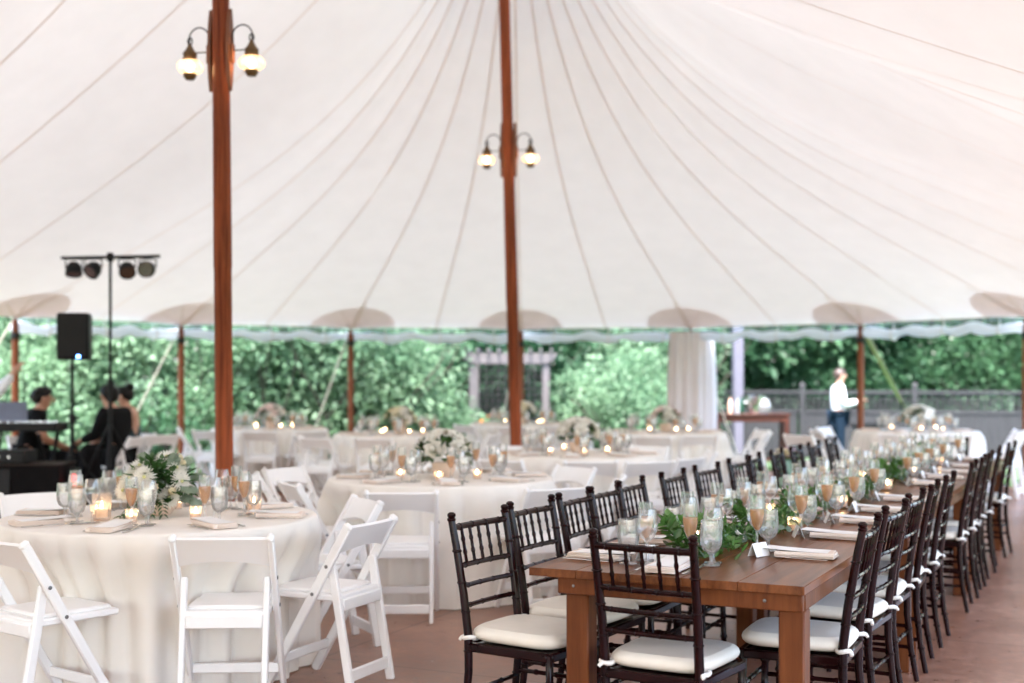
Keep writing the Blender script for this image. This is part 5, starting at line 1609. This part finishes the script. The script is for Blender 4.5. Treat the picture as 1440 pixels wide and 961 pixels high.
# ------------------------------------------------------------------ shrubs and trees
def leafball(mb, c, rad, n, lo, hi, r2, out=.55):
    for k in range(n):
        o = V((r2.gauss(0, 1), r2.gauss(0, 1), r2.gauss(0, 1)));
        if o.length < .01: continue
        o.normalize(); f = r2.random() ** .45
        p_ = V(c) + V((o.x * rad[0], o.y * rad[1], o.z * rad[2])) * f
        d = (o * out + V((r2.gauss(0, .6), r2.gauss(0, .6), r2.gauss(0, .5) - .15))).normalized()
        L = r2.uniform(lo, hi)
        mb.leaf(p_, d, V((r2.gauss(0, .5), r2.gauss(0, .5), 1)), L, L * .55)
def make_shrub(seed, w, h, n, lo, hi, mat, name='shrub'):
    r2 = random.Random(seed)
    t = thing(name, 'x', 'shrub')
    mb = MB()
    for k in range(7):
        a = r2.uniform(0, 6.28); q = V((.1 * math.cos(a), .1 * math.sin(a), 0)); pts = [q]
        for i in range(5):
            q = q + V((math.cos(a) * w * .12 * r2.uniform(.4, 1.2), math.sin(a) * w * .12 * r2.uniform(.4, 1.2), h * .12)); pts.append(q)
        mb.tube(pts, [.026, .022, .018, .014, .010, .006], 6)
    mb.build('stem', MAT['bark'], t)
    mb = MB()
    lobes = []
    for k in range(11):
        a = r2.uniform(0, 6.28); rr = r2.uniform(.1, .75) * w * .5; z = r2.uniform(.18, .92) * h
        lobes.append(((math.cos(a) * rr * (1.15 - .5 * z / h), math.sin(a) * rr * (1.15 - .5 * z / h), z), r2.uniform(.20, .34) * w))
    for c, r in lobes: leafball(mb, c, (r, r, r * .8), n // 11, lo, hi, r2)
    mb.build('foliage', mat, t, angle=180)
    return t
def make_tree(seed, h, w, n, lo, hi, mat):
    r2 = random.Random(seed)
    t = thing('tree', 'x', 'tree')
    mb = MB()
    pts = [V((0, 0, -.2))]; q = V((0, 0, 0))
    for i in range(7):
        q = q + V((r2.gauss(0, .12), r2.gauss(0, .12), h * .13)); pts.append(q)
    mb.tube(pts, [.26, .22, .19, .17, .14, .11, .08, .04], 10)
    limbs = []
    for k in range(9):
        b = pts[r2.randint(2, 6)]; a = r2.uniform(0, 6.28); L = w * r2.uniform(.28, .48)
        e = b + V((math.cos(a) * L, math.sin(a) * L, L * r2.uniform(.0, .6))); limbs.append(e)
        mb.tube([b, b.lerp(e, .5) + V((0, 0, .15)), e], [.075, .05, .02], 6)
    mb.build('trunk', MAT['bark'], t)
    mb = MB()
    cs = limbs + [pts[-1], pts[-2]] + [V((r2.gauss(0, w * .22), r2.gauss(0, w * .22), h * r2.uniform(.35, .98))) for _ in range(8)]
    for c in cs:
        r = w * r2.uniform(.15, .26); leafball(mb, c, (r, r, r * .7), n // len(cs), lo, hi, r2)
    mb.build('crown', mat, t, angle=180)
    return t
shr = [Stamp(make_shrub(1, 3.4, 3.8, 6500, .085, .16, MAT['hedge'])), Stamp(make_shrub(2, 3.6, 3.4, 6500, .08, .15, MAT['hedge'])), Stamp(make_shrub(3, 3.2, 3.6, 5600, .09, .16, MAT['hedge2'])), Stamp(make_shrub(4, 2.6, 2.1, 4200, .07, .12, MAT['hedge']))]
trs = [Stamp(make_tree(11, 9.5, 7.0, 9000, .18, .32, MAT['hedge2'])), Stamp(make_tree(12, 10.5, 7.5, 9000, .18, .32, MAT['pine'])), Stamp(make_tree(13, 8.0, 6.5, 8500, .17, .30, MAT['hedge']))]
def sx(px, d): return (px - 720) / 1800 * d
shrubs = [  # photo x, depth, kind, scale, label
    (-190, 21.5, 0, 1.0, 'pale green leafy shrub beyond the frame edge behind the mixer'),
    (-60, 23.0, 1, 1.05, 'pale shrub behind the picture edge by the white sleeve'),
    (45, 22.0, 0, .95, 'dense pale shrub behind the sitting man in black'),
    (130, 24.0, 2, 1.05, 'deep green shrub behind the loudspeaker'),
    (185, 22.2, 1, 1.0, 'pale shrub behind the tall light stand'),
    (285, 23.2, 0, 1.05, 'pale feathery shrub behind the thick lantern pole'),
    (372, 22.6, 1, 1.05, 'pale green shrub behind the pink bouquet'),
    (448, 24.2, 2, 1.1, 'deeper green shrub between two pale ones beside the thin pole'),
    (505, 22.8, 0, 1.0, 'pale green shrub right of the thin side pole'),
    (560, 24.2, 1, .85, 'pale shrub left of the garden arbour'),
    (622, 27.2, 2, 1.1, 'dark shrub growing against the left of the arbour'),
    (715, 28.0, 2, 1.25, 'dark shrub seen through the arbour trellis'),
    (815, 28.5, 2, 1.2, 'dark green shrub right behind the arbour corner'),
    (852, 24.0, 3, .95, 'low pale rounded shrub right of the arbour'),
    (905, 23.2, 3, 1.0, 'low pale bushy shrub left of the white curtain'),
    (915, 27, 2, 1.15, 'dark shrub behind the low pale ones'),
    (945, 25.8, 0, .85, 'upright shrub right behind the white curtain'),
]
for (px, d, k, s, lab) in shrubs:
    x = sx(px, d); shr[k]((x, d, ground_z(x, d) - .05), rnd.uniform(0, 6), lab, 'shrubs along the garden edge', (s * 1.0, s, s * rnd.uniform(.92, 1.08)))
for (px, d, k, s_, lab) in [(1010, 32.5, 2, 1.0, 'dark shrub behind the fence past the curtain'), (1085, 33, 2, 1.1, 'dark shrub behind the fence beyond the console'), (1160, 32, 2, 1.0, 'dark shrub behind the fence beside the standing man'),
                            (1240, 32.5, 2, 1.1, 'dark shrub behind the fence under the khaki strap'), (1320, 31.5, 2, 1.05, 'dark shrub behind the fence, right of the strap'), (1400, 31.5, 2, 1.1, 'dark shrub behind the fence near the frame edge'),
                            (1480, 31, 2, 1.1, 'dark shrub behind the fence past the frame edge'), (1570, 31, 2, 1.1, 'second dark shrub behind the fence past the frame edge'), (1670, 30, 2, 1.1, 'third dark shrub behind the fence past the frame edge')]:
    x = sx(px, d); shr[k]((x, d, ground_z(x, d) - .05), rnd.uniform(0, 6), lab, 'shrubs along the garden edge', (s_ * 1.1, s_, s_ * .8))
trees = [
    (-330, 30, 2, 1.1, 'tall pale tree beyond the left frame edge'), (-120, 31, 0, 1.05, 'tall tree behind the shrubs over the white sleeve'), (70, 30, 2, 1.1, 'tall pale tree rising behind the loudspeaker'),
    (230, 32, 0, 1.1, 'tall green tree behind the thick lantern pole'), (390, 31, 2, 1.05, 'tall pale tree above the pink bouquet'), (540, 33, 0, 1.1, 'tall green tree left of the arbour, behind shrubs'),
    (690, 34, 1, 1.1, 'tall dark tree right behind the arbour'), (830, 34, 1, 1.1, 'tall dark tree above the low pale shrubs'), (960, 33, 0, 1.0, 'tall green tree behind the white curtain'),
    (1060, 34, 1, 1.05, 'dark tree with visible trunk beyond the console table'), (1150, 36, 0, 1.05, 'leafy tree over the fence behind the man in white'), (1235, 33.5, 0, .95, 'leafy tree whose boughs overhang the fence by the strap'),
    (1330, 35, 0, 1.05, 'broad tree above the fence, right of the strap'), (1430, 34, 1, 1.1, 'dark tree at the frame edge behind the fence'), (1560, 33, 0, 1.1, 'leafy tree past the frame edge behind the fence'), (1720, 32, 1, 1.1, 'dark tree well past the frame edge behind the fence'),
]
for (px, d, k, s, lab) in trees:
    x = sx(px, d); trs[k]((x, d, -.45), rnd.uniform(0, 6), lab, 'trees around the garden', s)
# the far wood behind: one mass
mb = MB(); r2 = random.Random(5)
for k in range(60):
    a = RAD(r2.uniform(20, 160)); d = r2.uniform(42, 52)
    leafball(mb, (math.cos(a) * d, 4 + math.sin(a) * d, r2.uniform(0, 9)), (3.2, 2.2, 3.0), 230, .6, 1.0, r2)
tag(mb.build('forest', MAT['pine'], angle=180), 'dark wood closing the view behind the garden trees', None, None, 'stuff')

# ------------------------------------------------------------------ light, sky, camera
w = bpy.data.worlds.new('World'); sc.world = w; w.use_nodes = True
nt = w.node_tree; nt.nodes.clear()
sky = nt.nodes.new('ShaderNodeTexSky'); sky.sky_type = 'NISHITA'; sky.sun_disc = False
SUN_EL, SUN_AZ = RAD(65), RAD(190)     # azimuth clockwise from +Y
sky.sun_elevation = SUN_EL; sky.sun_rotation = SUN_AZ
sky.air_density = 1.0; sky.dust_density = 3.0; sky.ozone_density = 1.0
bg = nt.nodes.new('ShaderNodeBackground'); bg.inputs[1].default_value = .15
wo = nt.nodes.new('ShaderNodeOutputWorld')
nt.links.new(sky.outputs[0], bg.inputs[0]); nt.links.new(bg.outputs[0], wo.inputs[0])
sun = bpy.data.lights.new('sun', 'SUN'); sun.energy = 2.0; sun.angle = RAD(12); sun.color = (1, .97, .94)
so = bpy.data.objects.new('sun', sun); col.objects.link(so)
sd = V((math.sin(SUN_AZ) * math.cos(SUN_EL), math.cos(SUN_AZ) * math.cos(SUN_EL), math.sin(SUN_EL)))
so.rotation_mode = 'QUATERNION'; so.rotation_quaternion = sd.to_track_quat('Z', 'Y'); so.location = sd * 40

cam = bpy.data.cameras.new('camera'); co = bpy.data.objects.new('camera', cam); col.objects.link(co)
co.location = (0, 0, H); co.rotation_euler = (PI / 2, 0, 0)
cam.sensor_width = 36; cam.lens = 45; cam.shift_y = (530 - 480.5) / 1440
cam.clip_start = .05; cam.clip_end = 3000
cam.dof.use_dof = True; cam.dof.focus_distance = 4.9; cam.dof.aperture_fstop = 1.75; cam.dof.aperture_blades = 0
sc.camera = co
vs_ = sc.view_settings
vs_.view_transform = 'Standard'; vs_.look = 'None'; vs_.exposure = 3.3; vs_.gamma = 1; vs_.use_curve_mapping = False
sc.render.engine = 'CYCLES'
cy = sc.cycles
cy.use_denoising = True
try: cy.denoiser = 'OPENIMAGEDENOISE'
except Exception: pass
cy.max_bounces = 10; cy.diffuse_bounces = 5; cy.glossy_bounces = 4; cy.transmission_bounces = 6; cy.transparent_max_bounces = 40
cy.caustics_reflective = False; cy.caustics_refractive = False
cy.sample_clamp_indirect = 6
cy.use_adaptive_sampling = True; cy.adaptive_threshold = .015
